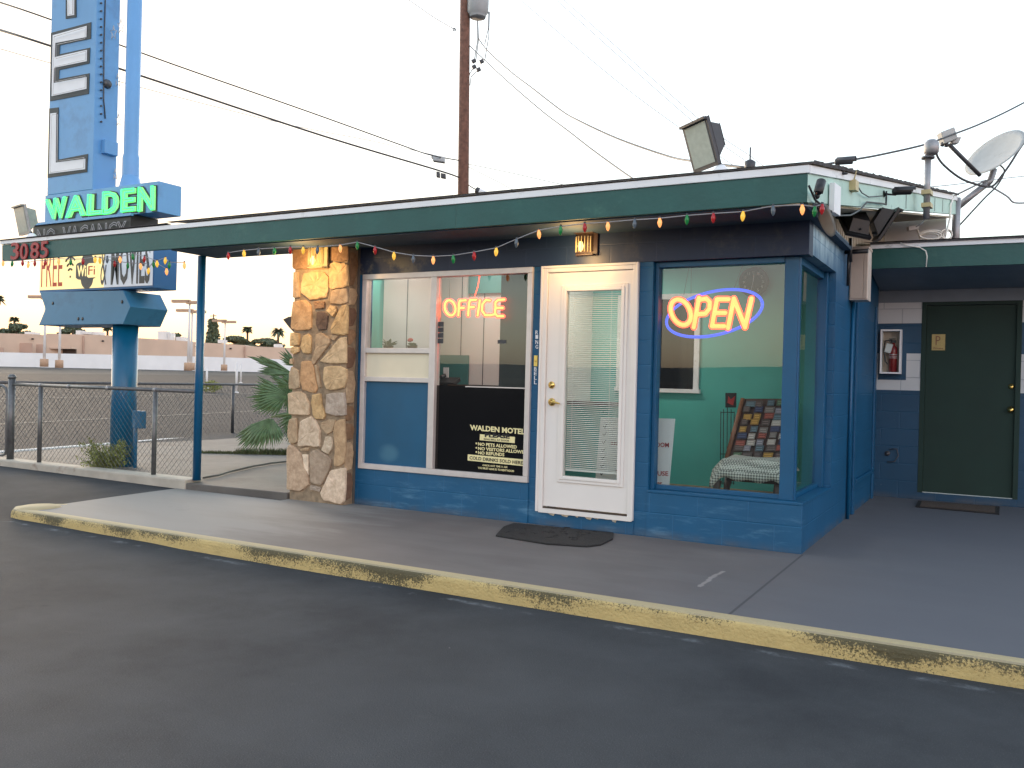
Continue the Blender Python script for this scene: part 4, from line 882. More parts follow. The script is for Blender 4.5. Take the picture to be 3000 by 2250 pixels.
part(MB().prism([(.02, fyy-.03, 2.801), (8, fyy-.03, 2.771), (8, fyy+.0, 2.80), (.02, fyy+.0, 2.828)], (0, .02, 0)).add([(-.1, fyy-.02, 2.828), (8, fyy-.02, 2.8), (8, 8.6, 3.6), (-.1, 8.6, 3.6)], [(0, 1, 2, 3)]), 'roof', 'shingle', Wg)
gd = part(bx(dx0+.05, dx1-.05, WY+.03, WY+.07, .09, 2.23), 'door', 'green_door', Wg, .003)
mb = MB(); mb.box(dx0, dx0+.05, WY-.005, WY+.1, .083, 2.28); mb.box(dx1-.05, dx1, WY-.005, WY+.1, .083, 2.28); mb.box(dx0+.05, dx1-.05, WY-.005, WY+.1, 2.235, 2.28); part(mb, 'door_frame', 'green_door', gd)
p = fy(2966, 1132, WY); mb = MB().lathe((p.x-.01, WY+.03, p.z), (0, -1, 0), [(.03, 0), (.031, .008), (.024, .014), (0, .02)], 18); part(mb, 'deadbolt', 'brass', gd)
mb = MB(); knob(mb, (p.x-.01, WY+.03, 1.069), (0, -1, 0), 1.1); part(mb, 'door_knob', 'brass', gd)
mb = MB(); a_ = fy(2730, 979, WY); b_ = fy(2768, 1026, WY); mb.box(a_.x, b_.x, WY+.022, WY+.029, b_.z, a_.z); pq = part(mb, 'door_plaque', 'plaque', gd)
mb = MB(); put_text(mb, 'P', a_.x+.04, a_.x+.09, b_.z+.06, a_.z-.02, WY+.021, .001, offset=.0); put_text(mb, 'Private', a_.x+.02, b_.x-.02, b_.z+.012, b_.z+.034, WY+.021, .001, offset=.02)
part(mb, 'plaque_marks', 'wood_mid', pq)
# small wall fitting
p = fy(2600, 1328, WY); tag(MB().lathe((p.x, WY-.001, p.z), (0, -1, 0), [(.03, 0), (.03, .01), (.02, .012), (.016, .04), (0, .042)], 14).tube([(p.x+.02, WY-.02, p.z+.05), (p.x+.1, WY-.02, p.z+.06), (p.x+.12, WY-.02, p.z-.02), (p.x+.08, WY-.02, p.z-.09), (p.x, WY-.02, p.z-.1)], .006, 6).build('hose_bib', 'dark_grey'), 'small dark tap low on the blue wall left of the green door', 'tap')
# extinguisher cabinet
ex = thing('extinguisher_cabinet', (.15, WY, 1.4), 'white framed wall cabinet left of the dark green door holding a red extinguisher', 'cabinet')
cx0, cx1, cz0, cz1 = .044, .267, 1.44, 1.952; yy = WY-.13
mb = MB(); mb.box(cx0, cx0+.018, yy, WY-.002, cz0, cz1); mb.box(cx1-.018, cx1, yy, WY-.002, cz0, cz1); mb.box(cx0+.018, cx1-.018, yy, WY-.002, cz0, cz0+.018); mb.box(cx0+.018, cx1-.018, yy, WY-.002, cz1-.018, cz1); mb.build('cabinet_frame', 'white_trim', ex)
bx(cx0+.018, cx1-.018, WY-.012, WY-.003, cz0+.018, cz1-.018).build('cabinet_back', 'taupe', ex)
bx(cx0+.018, cx1-.018, yy+.006, yy+.01, cz0+.018, cz1-.018).build('cabinet_glass', 'glass_plain', ex)
fe = thing('fire_extinguisher', (.17, WY-.07, 1.46), 'red fire extinguisher with white tag inside the wall cabinet', 'extinguisher'); ec = (.178, WY-.066)
MB().lathe((ec[0], ec[1], 1.459), (0, 0, 1), [(.04, 0), (.046, .01), (.046, .25), (.038, .29), (.018, .31), (.016, .34)], 20).build('tank', 'extinguisher', fe)
MB().box(ec[0]-.03, ec[0]+.03, ec[1]-.01, ec[1]+.01, 1.8, 1.83).box(ec[0]-.05, ec[0]+.02, ec[1]-.008, ec[1]+.008, 1.84, 1.85).build('valve', 'dark_grey', fe)
MB().tube([(ec[0]-.02, ec[1]-.02, 1.83), (ec[0]-.09, ec[1]-.02, 1.82), (ec[0]-.1, ec[1]-.02, 1.72), (ec[0]-.08, ec[1]-.03, 1.58), (ec[0]-.05, ec[1]-.03, 1.55)], .009, 8).build('hose', 'black', fe)
MB().obox((ec[0]-.045, ec[1]-.048, 1.735), Vector((.96, 0, -.26)), Vector((0, 1, 0)), Vector((.26, 0, .96)), .034, .001, .052).build('tag', 'paper_white', fe)
mb = MB()
for z in (1.62, 1.64, 1.66): mb.lathe((ec[0], ec[1], z), (0, 0, 1), [(.0468, 0), (.0468, .006)], 20)
mb.build('label_bands', 'paper_white', fe)
# taupe service box on the side wall
eb = thing('service_box', (.1, 2.1, 2.08), 'tan metal service box high on the blue corner wall', 'box')
a_ = fy(2466, 727, 2.0); b_ = fy(2541, 878, 2.0); X0, X1, Z0, Z1 = .003, b_.x, b_.z, a_.z
bx(X0, X1, 2.0, 2.24, Z0, Z1).build('box_body', 'taupe_light', eb, .006)
bx(X0+.01, X0+(X1-X0)*.74, 1.988, 1.999, Z0+.012, Z1-.03).build('box_door', 'taupe', eb, .003); bx(X0+(X1-X0)*.76, X1-.004, 1.99, 1.999, Z0+.012, Z1-.03).build('box_flap', 'taupe', eb, .003)
bx(X0-.003, X1+.006, 1.98, 2.245, Z1-.02, Z1+.006).build('box_lid', 'taupe', eb, .003)

# ================================================================== ROOF EDGE THINGS
def floodlight(name, c, aim, right, s, body, lens, label, stem_to=None, group='floodlights', base=True, basecol='white_trim'):
    """c = centre of the front face; aim = unit vector it shines along"""
    t = thing(name, tuple(stem_to or c), label, 'floodlight', group); aim = aim.normalized(); right = (right-aim*right.dot(aim)).normalized(); up = right.cross(-aim) if False else aim.cross(right)*-1
    if up.z < 0: up = -up
    def fr(w_, h_, d0): return [c-aim*d0+right*(i*w_)+up*(j_*h_) for i, j_ in ((-1, -1), (1, -1), (1, 1), (-1, 1))]
    mb = MB(); A_ = fr(.16*s, .2*s, .0); B_ = fr(.16*s, .2*s, .035*s); C_ = fr(.13*s, .16*s, .045*s); D2 = fr(.11*s, .09*s, .17*s)
    D2 = [p+up*.035*s for p in D2]
    quad = lambda a_, b_: [[k, (k+1) % 4, 4+(k+1) % 4, 4+k] for k in range(4)]
    mb.add(A_+B_, quad(0, 0)+[[0, 1, 2, 3], [7, 6, 5, 4]]); mb.add(C_+D2, quad(0, 0)+[[0, 1, 2, 3], [7, 6, 5, 4]])
    mb.build('housing', body, t, .004*s)
    vis = MB(); e = .018*s
    I0 = fr(.165*s, .205*s, -.03*s); 
    vis.add([A_[3], A_[2], I0[2], I0[3]]+[p-up*.02*s for p in (A_[3], A_[2], I0[2], I0[3])], [[0, 1, 2, 3], [7, 6, 5, 4], [0, 4, 5, 1], [1, 5, 6, 2], [2, 6, 7, 3], [3, 7, 4, 0]])
    vis.build('visor', body, t)
    MB().add(fr(.135*s, .172*s, -.004*s)+fr(.135*s, .172*s, .0), [[0, 1, 2, 3], [7, 6, 5, 4]]+quad(0, 0)).build('lens', lens, t)
    if stem_to is not None:
        b0 = c-aim*.09*s-up*.15*s; MB().tube([b0, b0.lerp(Vector(stem_to), .5)+Vector((.01, 0, 0)), Vector(stem_to)], .013*s, 8).build('stem', 'black', t)
        if base: MB().lathe(Vector(stem_to)-Vector((0, 0, .09*s)), (0, 0, 1), [(.075*s, 0), (.075*s, .045*s), (.055*s, .075*s), (.03*s, .1*s), (.0, .105*s)], 16).build('mount', basecol, t)
    return t
toC = -_f
rt, upv = _r, _u
c = fy(2050, 426, -.35); floodlight('floodlight', c, (rt*-.86-upv*.3+toC*.42), (rt*.42+upv*.02+toC*.9), .9, 'dark_grey', 'lens_grey', 'large dark floodlight tilted on a white mount on the office roof edge', fy(2112, 488, -.35))
c = fy(62, 645, -.5); floodlight('floodlight', c, (rt*-.6+toC*.75-upv*.18), (rt*.7+toC*.6), .85, 'grey_metal', 'lens_grey', 'grey floodlight at the far left end of the green fascia above the red numbers', fy(94, 686, -.52))
# black twin floodlights under the side eave
c = sp(1.5, 2.33, .08); floodlight('floodlight', fy(2600, 662, 1.7), (rt*.8-upv*.5-_f*.1), (_f*.9+rt*.3), .8, 'black', 'lens_grey', 'black floodlight facing right below the pale eave, right one of the dark pair', fy(2578, 668, 1.75), base=False)
floodlight('floodlight', fy(2500, 668, 1.6), (rt*-.2-upv*.6+_f*.6), (rt), .75, 'black', 'dark_grey', 'black floodlight seen from behind below the pale eave, left one of the dark pair', fy(2520, 662, 1.7), base=False)
tag(MB().tube([(.0, 1.7, 2.5), (.2, 1.7, 2.5)], .02, 8).tube([(.03, 1.72, 2.5), (.02, 1.78, 2.2)], .012, 8).tube([(.05, 1.66, 2.62), (.06, 1.66, 2.4)], .014, 8).build('lamp_bracket', 'black'), 'black pipe bracket carrying the dark floodlights on the side wall', 'bracket')
def onf(px, py, off=.0): return onpl(px, py, FR+snrm*off, snrm)
# white upright on the side fascia, small dish, cameras
a_ = onf(2438, 535, .03); b_ = onf(2454, 634, .03)
tag(MB().obox((a_+b_)/2, sdir, Vector((0, 0, 1)), snrm, abs((b_-a_).dot(sdir))/2, (a_.z-b_.z)/2, .02).build('upright', 'white_trim', bevel=.003), 'short white upright bracket fixed to the pale green side fascia', 'bracket')
def disc_cam(name, c, major, minor_hint, rad, ratio, matn, label, depth=.06, cat='satellite dish', aspect=1.):
    """shallow dish whose outline appears as an ellipse: n tilts from the view direction towards minor_hint"""
    mj = (rt*major[0]+upv*major[1]).normalized(); vd = (CAM-c).normalized(); mn = rt*minor_hint[0]+upv*minor_hint[1]; mn = (mn-vd*mn.dot(vd)).normalized()
    n = (vd*ratio+mn*math.sqrt(1-ratio**2)).normalized(); sd_ = n.cross(mj).normalized(); mj = sd_.cross(n)
    t = thing(name, tuple(c), label, cat); V = []; F = []; rings_ = 5; seg = 40
    for side in (0, 1):
        for i in range(rings_+1):
            r = i/rings_
            for k in range(seg): a = 2*math.pi*k/seg; V.append(c+mj*math.cos(a)*rad*r+sd_*math.sin(a)*rad*aspect*r+n*(depth*(r*r-1)-side*.012))
    o = (rings_+1)*seg
    for s_ in (0, o):
        for i in range(rings_):
            for k in range(seg): F.append([s_+i*seg+k, s_+i*seg+(k+1) % seg, s_+(i+1)*seg+(k+1) % seg, s_+(i+1)*seg+k])
    for k in range(seg): F.append([rings_*seg+k, rings_*seg+(k+1) % seg, o+rings_*seg+(k+1) % seg, o+rings_*seg+k])
    MB().add(V, F, 0, True).build('reflector', matn, t); return t, n
cd_ = onf(2418, 643, .02); sdsh, _n = disc_cam('small_dish', cd_, (.45, -1), (-1, -.4), .13, .32, 'dish_grey', 'small flat grey disc hanging under the corner of the green fascia', .004, 'disc')
def camera_thing(c, d, s, bodym, label, foot=None):
    t = thing('security_camera', tuple(c), label, 'security camera', 'security cameras on the roof edge'); d = d.normalized()
    MB().lathe(c-d*.09*s, d, [(.02*s, 0), (.032*s, .01*s), (.034*s, .15*s), (.032*s, .16*s)], 16).build('body', bodym, t)
    mb = MB(); up_ = Vector((0, 0, 1)); up_ = (up_-d*up_.dot(d)).normalized(); rr = d.cross(up_); V = []; F = []; n = 10
    for h in (-.07, .1):
        for k in range(n+1): a = math.pi*k/n; V.append(c+d*h*s+rr*math.cos(a)*.042*s+up_*(math.sin(a)*.042*s))
        for k in range(n+1): a = math.pi*k/n; V.append(c+d*h*s+rr*math.cos(a)*.039*s+up_*(math.sin(a)*.039*s))
    m_ = 2*(n+1)
    for k in range(n): F += [[k, k+1, m_+k+1, m_+k], [n+1+k, m_+n+1+k, m_+n+2+k, n+2+k], [k, n+1+k, n+2+k, k+1], [m_+k, m_+k+1, m_+n+2+k, m_+n+1+k]]
    mb.add(V, F, 0, True).build('hood', bodym, t)
    MB().lathe(c+d*.071*s, d, [(.026*s, 0), (.026*s, .002*s)], 16).build('lens', 'black_glass', t)
    if foot is not None:
        MB().tube([c-d*.04*s, c-d*.06*s-Vector((0, 0, .03*s)), foot], .009*s, 8).lathe(foot-(foot-c).normalized()*.0, (foot-c), [(.03*s, -.01), (.03*s, 0)], 14).build('arm', bodym, t)
    return t
c = onf(2475, 472, .03); camera_thing(c, (rt*.85+toC*.5-upv*.05), .8, 'dark_grey', 'dark bullet camera perched on the shingle edge of the side roof', c-Vector((0, 0, .1)))
c = onf(2402, 548, .12); camera_thing(c, (rt*-.35-upv*.75+toC*.5), .75, 'black', 'black camera pointing down at the corner of the pale green fascia', onf(2392, 575, .01))
c = onf(2645, 560, .15); camera_thing(c, (rt*1+upv*.02+toC*.15), 1.0, 'black', 'black bullet camera pointing right on a wall arm along the pale green fascia', onf(2588, 568, .0))
c = onf(2500, 545, .02); tag(MB().obox(c, sdir, Vector((0, 0, 1)), snrm, .05, .04, .03).tube([c+Vector((0, 0, .03)), c+Vector((.02, 0, .12)), onf(2507, 502, .03)], .006, 6).build('junction_box', 'lamp_cream'), 'small cream junction box with loose wires on the pale green fascia', 'junction box')
# conduit mast with dome
m0 = onf(2712, 640, .12); m1 = onf(2719, 448, .12)
ms = thing('service_mast', tuple(m0), 'grey service mast with rounded weather head clamped to the side fascia', 'mast')
MB().tube([Vector((m1.x, m1.y, m0.z)), m1], .032, 14).build('pipe', 'grey_metal', ms)
MB().lathe(m1+Vector((.03, 0, -.02)), (0, 0, 1), [(.055, 0), (.07, .02), (.076, .07), (.068, .12), (.04, .15), (0, .16)], 18).build('weather_head', 'grey_metal', ms)
MB().lathe(m1+Vector((-.0, 0, -.06)), (0, 0, 1), [(.065, 0), (.065, .02)], 14).build('collar', 'dark_galv', ms)
for py in (565, 603): q = onf(2716, py, .12); MB().obox(q, sdir, Vector((0, 0, 1)), snrm, .07, .022, .045).build('clamp', 'lamp_cream', ms)
# big dish on an arm
Dd = 12.6; dc = far(2913, 446, Dd)
ds, dn = disc_cam('satellite_dish', dc, (.8, .6), (-.6, .8), .43, .44, 'dish_grey', 'large pale grey satellite dish with feed arm behind the side roof', .07)
MB().tube([far(2871, 514, Dd-.15), far(2781, 424, Dd-.35)], .028, 8).build('feed_arm', 'dark_grey', ds)
mb = MB(); q = far(2775, 400, Dd-.35); mb.obox(q, (rt*.9+upv*.35).normalized(), (upv*.95-rt*.3).normalized(), _f, .1, .085, .07); mb.obox(far(2798, 413, Dd-.3), rt, (upv*.9+rt*.4).normalized(), _f, .05, .05, .05); mb.build('feed_horn', 'dish_grey', ds, .012)
mb = MB().tube([far(2763, 418, Dd-.36), far(2760, 428, Dd-.36)], .025, 8).tube([far(2774, 418, Dd-.36), far(2772, 430, Dd-.36)], .025, 8); mb.build('connectors', 'dark_grey', ds)
mb = MB().tube([far(2912, 495, Dd+.1), far(2907, 512, Dd+.1), far(2901, 530, Dd), far(2889, 542, Dd)], .045, 8).tube([far(2889, 540, Dd), far(2803, 607, Dd)], .045, 8); mb.tube([far(2889, 528, Dd), far(2797, 573, Dd)], .013, 6); mb.tube([far(2890, 545, Dd), far(2806, 616, Dd)], .013, 6)
mb.build('mount_arm', 'grey_metal', ds)
tag(MB().lathe(far(2849, 492, 20), -_f, [(.0, .05), (.1, .04), (.17, .0), (.15, -.05)], 20).build('ball_lamp', 'grey_metal'), 'pale round globe half hidden behind the feed arm of the satellite dish', 'globe lamp')
# vent stack thing on the roof
p = fy(2197, 488, 1.0); tag(MB().lathe(p-Vector((0, 0, .06)), (0, 0, 1), [(.03, 0), (.045, .04), (.05, .1), (.02, .12)], 10).tube([p, p+Vector((0, 0, .17))], .008, 6).tube([p+Vector((-.2, 0, -.03)), p+Vector((.3, 0, -.02))], .012, 6).build('roof_antenna', 'dark_grey'), 'small dark aerial stub on the roof right of the large floodlight', 'antenna')
# adapter + coil on the wing roof
p = onpl(2680, 668, (0, 3.6, 2.85), Vector((0, 0, 1))); p = far(2674, 668, 11.2)
pa = thing('power_adapter', tuple(p), 'white power adapter box with wire on the wing roof', 'adapter')
MB().obox(p, (rt*.95+upv*.2).normalized(), (upv*.95-rt*.2).normalized(), _f, .065, .028, .03).build('adapter_body', 'white_trim', pa, .005); MB().tube([p+rt*.05, far(2693, 690, 11.2), far(2698, 705, 11.1)], .014, 6).build('adapter_cable', 'cable_white', pa)
mb = MB()
for k, (cx_, cy_, rx, ry) in enumerate(((2725, 690, 32, 11), (2722, 692, 27, 8), (2772, 686, 17, 14), (2775, 688, 13, 12), (2728, 688, 36, 13))):
    mb.tube([far(cx_+rx*math.cos(i*.4), cy_+ry*math.sin(i*.4)*(1+.15*math.cos(i*.4)), 11.1+.05*k) for i in range(17)], .011, 6)
tag(mb.build('cable_coil', 'cable_white'), 'loosely coiled white cables lying on the shingles of the wing roof', 'cable')

# ================================================================== WIRES
def wire(pts, r, label, D0=None, D1=None, m='wire', deps=None):
    n = len(pts); P = []
    for i, (x, y) in enumerate(pts):
        D = deps[i] if deps else D0+(D1-D0)*i/(n-1); P.append(far(x, y, D))
    Q_ = []
    for i in range(n-1):   # Catmull-Rom
        a, b_, c_, d_ = P[max(i-1, 0)], P[i], P[i+1], P[min(i+2, n-1)]
        for k in range(5):
            t = k/5; Q_.append(.5*((2*b_)+(-a+c_)*t+(2*a-5*b_+4*c_-d_)*t*t+(-a+3*b_-3*c_+d_)*t*t*t))
    Q_.append(P[-1]); tag(MB().tube(Q_, r*1.35, 5).build('overhead_wire', m), label, 'wire', 'overhead wires')
PD = 26.
wire([(-60, -12), (0, 7), (142, 55), (500, 186), (900, 326), (1178, 426), (1260, 454), (1345, 470)], .012, 'upper long cable sloping from the top left past the tall sign to the pole', 14, PD)
wire([(-60, 72), (0, 88), (140, 132), (500, 251), (952, 400), (1277, 497), (1345, 520)], .018, 'thicker lower cable sloping behind the tall sign to the wooden pole', 14, PD)
wire([(-60, 130), (0, 143), (142, 183), (500, 279), (850, 366), (1090, 413), (1340, 470)], .006, 'faintest thin wire crossing behind the two long cables left of the pole', 16, PD, 'wire_light')
wire([(1140, -38), (1198, 0), (1270, 50), (1332, 86)], .011, 'thin wire dropping from the top edge to the ring on the pole', 30, PD, 'wire_light')
wire([(1400, 110), (1430, 150), (1500, 213), (1558, 257), (1645, 324), (1695, 353), (1807, 405), (1952, 456), (2028, 472), (2190, 492)], .011, 'service cable sagging from the pole to behind the large roof floodlight', PD, 9)
wire([(1375, 133), (1440, 195), (1500, 250), (1590, 327), (1663, 382), (1735, 438), (1825, 503), (1880, 540)], .01, 'lower twisted service cable sloping from the pole to the roof edge', PD, 12)
wire([(1490, -32), (1525, 0), (1807, 237), (2003, 383), (2100, 452), (2180, 505)], .008, 'leftmost of three parallel wires descending from the top edge to the roof', 30, 22, 'wire_light')
wire([(1600, -30), (1630, 0), (2024, 351), (2190, 475), (2250, 520)], .008, 'middle of three parallel wires descending behind the large floodlight', 30, 22, 'wire_light')
wire([(1620, -28), (1652, 0), (2042, 344), (2201, 459), (2260, 505)], .008, 'rightmost of three parallel wires descending behind the large floodlight', 30, 22, 'wire_light')
wire([(1370, 480), (1500, 507), (1600, 530), (1720, 556)], .007, 'thin wire leaving the pole foot shallowly to the right over the roof', PD, 24, 'wire_light')
wire([(1370, 487), (1450, 528), (1530, 570)], .007, 'thin wire leaving the pole foot steeply to the right over the roof', PD, 24, 'wire_light')
wire([(2400, 484), (2509, 466), (2585, 452), (2711, 423), (2794, 393), (2860, 368), (2933, 335), (3000, 301), (3060, 270)], .01, 'dark cable climbing from the side roof past the dish to the right edge', 10, 14)
wire([(2744, 437), (2746, 458), (2768, 487), (2819, 525), (2880, 545), (2910, 544), (2935, 515), (2960, 480), (2985, 440), (3010, 405)], .012, 'dark looping cable hanging from the mast head under the dish', 12.2, 12.8)
wire([(2890, 540), (2905, 548), (2950, 575), (2970, 593), (3010, 594)], .01, 'cable bending down from the dish arm toward the right edge', 12.6, 12.8, 'wire_light')
wire([(2917, 477), (2935, 488), (2942, 505), (2920, 545), (2880, 585), (2800, 672)], .009, 'cable curving from behind the dish down to the wing roof', 12.6, 12.3)
wire([(2720, 548), (2800, 540), (2900, 527), (3010, 515)], .006, 'faint straight wire crossing under the dish toward the right edge', 14, 16, 'wire_light')
def eave(pts, r, lab, m='black', off=.03):
    P = [onf(x, y, off) for x, y in pts]; tag(MB().tube(P, r, 6).build('eave_cable', m), lab, 'cable', 'loose cables on the side eave')
eave([(2370, 545), (2388, 585), (2420, 612), (2460, 632), (2492, 631), (2520, 615), (2540, 592), (2590, 597), (2596, 600), (2597, 560)], .008, 'dark cable looping along the bottom edge of the pale green fascia')
eave([(2512, 545), (2525, 565), (2545, 577), (2585, 574)], .005, 'thin cable from the junction box to the camera on the right', 'dark_grey')
eave([(2389, 590), (2392, 605), (2380, 610), (2385, 595), (2400, 600)], .005, 'knot of thin green wire at the corner of the fascia', 'dark_grey')
eave([(2718, 615), (2710, 640), (2700, 655), (2684, 664)], .005, 'thin white cable dropping from the mast to the power adapter', 'dark_grey', .05)
eave([(2795, 575), (2785, 600), (2783, 640), (2776, 670), (2770, 690)], .012, 'bundle of pale cables hanging at the back end of the side fascia', 'cable_white', .02)
p0 = at(2655, 715, 1, fyy-.02)
tag(MB().tube([at(x, y, 1, fyy-.03) for x, y in ((2638, 712), (2660, 720), (2695, 725), (2712, 735), (2716, 750), (2713, 782))], .006, 6).build('fascia_cable', 'cable_white'), 'thin white cable drooping over the green fascia of the wing', 'cable')

# ================================================================== UTILITY POLE
up_ = thing('utility_pole', tuple(far(1350, 1120, PD)), 'brown wooden utility pole with transformer rising behind the roof', 'utility pole')
b0 = far(1340, 1180, PD); b1 = far(1364, -130, PD)
MB().tube([b0, far(1357, 580, PD), b1], [.19, .165, .145], 16).build('shaft', 'wood_pole', up_)
q = far(1401, 0, PD-.1); MB().lathe(q-Vector((0, 0, .52)), (0, 0, 1), [(.23, 0), (.235, .02), (.26, .1), (.31, .16), (.32, .9), (.28, 1.0)], 20).build('transformer_can', 'transformer', up_)
mb = MB()
for (x0, y0, x1, y1) in ((1399, 60, 1390, 175), (1400, 60, 1394, 178), (1432, 35, 1420, 130), (1434, 35, 1420, 178)): mb.tube([far(x0, y0, PD-.1), far((x0+x1)/2+5, (y0+y1)/2, PD-.1), far(x1, y1, PD-.1)], .012, 5)
mb.tube([far(1389, 195, PD), far(1377, 215, PD), far(1371, 235, PD)], .012, 5); mb.tube([far(1402, 205, PD), far(1380, 225, PD), far(1377, 250, PD)], .012, 5)
mb.build('drop_wires', 'wire', up_)
mb = MB()
for x, y in ((1388, 179), (1389, 196), (1411, 180), (1402, 204)): mb.obox(far(x, y, PD-.1), (rt+upv*.5).normalized(), (upv-rt*.5).normalized(), _f, .06, .045, .05)
mb.build('clamps', 'dark_grey', up_)
MB().tube([far(1331+4*math.cos(a), 87+4*math.sin(a), PD) for a in [i*.7 for i in range(10)]], .015, 5).build('ring_bolt', 'dark_grey', up_)
t = thing('splice_box', tuple(far(1284, 466, PD-1)), 'pale splice box hanging on the upper cable left of the pole', 'cable box'); MB().obox(far(1286, 467, PD-1), (rt-upv*.15).normalized(), upv, _f, .17, .08, .1).obox(far(1270, 460, PD-1), rt, upv, _f, .06, .05, .06).build('box', 'transformer', t, .02)
tag(MB().obox(far(1284, 512, PD-1), (rt-upv*.2).normalized(), upv, _f, .05, .07, .08).obox(far(1299, 516, PD-1), (rt-upv*.2).normalized(), upv, _f, .07, .06, .08).build('cable_clip', 'dark_grey'), 'pair of dark clips hanging on the lower cable left of the pole', 'cable clip')
a_ = far(1395, 556, PD); d_ = (far(1440, 578, PD)-a_).normalized()
t = thing('splice_case', tuple(a_), 'white cylindrical splice case with dark cap just right of the pole above the roof', 'cable case'); MB().lathe(a_+d_*.05, d_, [(.085, 0), (.09, .02), (.09, .45), (.06, .5)], 14).build('case', 'white_trim', t); MB().lathe(a_, d_, [(.06, -.02), (.09, 0), (.095, .09), (.09, .1)], 14).build('cap', 'dark_grey', t)
wire([(1366, 537), (1383, 549), (1396, 556)], .012, 'short cable joining the pole to the white splice case', PD, PD)

# ================================================================== ROADSIDE SIGN
SY = .3; SB = SY+.335
sg = thing('motel_sign', (-8.25, .48, .06), 'tall blue roadside motel sign with green neon name box and arrow', 'sign')
def sbox(mb, x0, x1, z0, z1, yf=SY, yb=SB, m=0): return mb.box(x0, x1, yf, yb, z0, z1, m)
s_ = lambda px, py, y=SY: fy(px, py, y)
PC = ((s_(325, 1150, .48).x+s_(403, 1150, .48).x)/2, .48)
pw = (s_(403, 1150, .48).x-s_(325, 1150, .48).x)/2
MB().tube([(PC[0], PC[1], .05), (PC[0], PC[1], fy(360, 945, .48).z)], pw*.6, 28).build('pole', 'pole_blue', sg)
ux = (s_(371, 200, .48).x+s_(410, 200, .48).x)/2
MB().tube([(ux+.0, PC[1], 2.2), (ux+.0, PC[1], 3.9), (ux, PC[1], 3.95), (ux, PC[1], 8)], [.1, .1, .088, .088], 20).lathe((ux, PC[1], 3.3), (0, 0, 1), [(.13, 0), (.13, .25), (.095, .4)], 14).build('upper_pole', 'pole_blue_light', sg)
q = s_(403, 1228, .3); MB().box(q.x-.08, q.x+.08, .28, .36, q.z-.11, q.z+.1).tube([(q.x-.03, .3, .08), (q.x-.03, .3, q.z)], .025, 8).build('pole_box', 'pole_blue', sg, .006)
# tower
tx0 = s_(138, 560).x; txr = s_(272, 500).x; tzb = s_(131, 575).z
tw = sbox(MB(), tx0, txr, fy(465, 530, SY).z+.001, 7.4).build('tower', 'sign_blue', sg, .006)
u_ = lambda x, y, y_=SY-.003: fy(x/2.0733, y/2.0733, y_)
sh_mats = []
ED = [(310, 200), (555, 135), (553, 235), (365, 275), (362, 330), (548, 290), (545, 385), (362, 425), (358, 480), (545, 445), (540, 570), (305, 615)]
EW = [(322, 215), (528, 158), (526, 226), (338, 262), (334, 348), (530, 303), (528, 372), (332, 412), (328, 505), (528, 468), (526, 540), (316, 585)]
LD = [(300, 660), (357, 652), (355, 970), (535, 935), (530, 1045), (290, 1080)]; LW = [(308, 690), (344, 686), (340, 988), (520, 965), (518, 1028), (300, 1056)]
TD = [(400, -160), (465, -165), (465, 105), (400, 115)]; TW = [(410, -160), (452, -163), (452, 92), (412, 98)]
TD2 = [(320, -260), (560, -290), (560, -180), (320, -150)]; TW2 = [(335, -245), (545, -272), (545, -196), (335, -168)]
mb = MB(); mw = MB(); mn = MB()
for pd, pw_ in ((ED, EW), (LD, LW), (TD, TW), (TD2, TW2)):
    mb.prism([u_(*p) for p in pd], (0, -.004, 0)); mw.prism([u_(*p, SY-.006) for p in pw_], (0, -.006, 0))
    c = (sum(p[0] for p in pw_)/len(pw_), sum(p[1] for p in pw_)/len(pw_))
    pp = [u_(p[0]+(6 if p[0] < c[0] else -10), p[1]+(8 if p[1] < c[1] else -8), SY-.05) for p in pw_]; mn.tube(pp+[pp[0]], .0035, 6)
mb.build('letter_outline', 'black', tw); mw.build('letter_face', 'letter_white', tw); mn.build('unlit_tube', 'neon_off', tw)
# side face details: conduit, star neon outlines, small boxes
mb = MB(); X = txr+.004
g_ = lambda x, y, k=.01: onpl(x/2.0733, y/2.0733, (txr+k, 0, 0), Vector((1, 0, 0)))
mb.tube([g_(640, 0), g_(632, 300), g_(630, 600), g_(640, 720)], .008, 5)
for y in range(20, 780, 48): mb.lathe(g_(612, y), (1, 0, 0), [(.012, 0), (.012, .02)], 8)
mb.lathe(g_(650, 510), (1, 0, 0), [(.06, 0), (.05, .03), (.02, .05)], 12); mb.build('tower_conduit', 'dark_galv', tw)
mb = MB()
for (cx_, cy_, s__) in ((690, 200, 45), (735, 160, 50), (680, 510, 50), (715, 490, 45), (680, 760, 50), (720, 730, 42), (670, 1040, 42), (700, 1060, 36)):
    pp = []
    for k in range(11): a = -math.pi/2+k*math.pi/5; r = s__ if k % 2 == 0 else s__*.42; pp.append(fy((cx_+r*.45*math.cos(a))/2.0733, (cy_+r*math.sin(a))/2.0733, SY+.2+.1*((cx_ % 3))))
    MB().tube(pp, .0045, 5).build('star_tube', 'neon_off', tw)
mb = MB(); a_ = g_(628, 850); b_ = g_(690, 950); mb.box(txr+.001, txr+.07, a_.y-.02, b_.y+.02 if b_.y > a_.y else a_.y+.12, b_.z, a_.z); mb.build('tower_box', 'sign_blue', tw, .005)
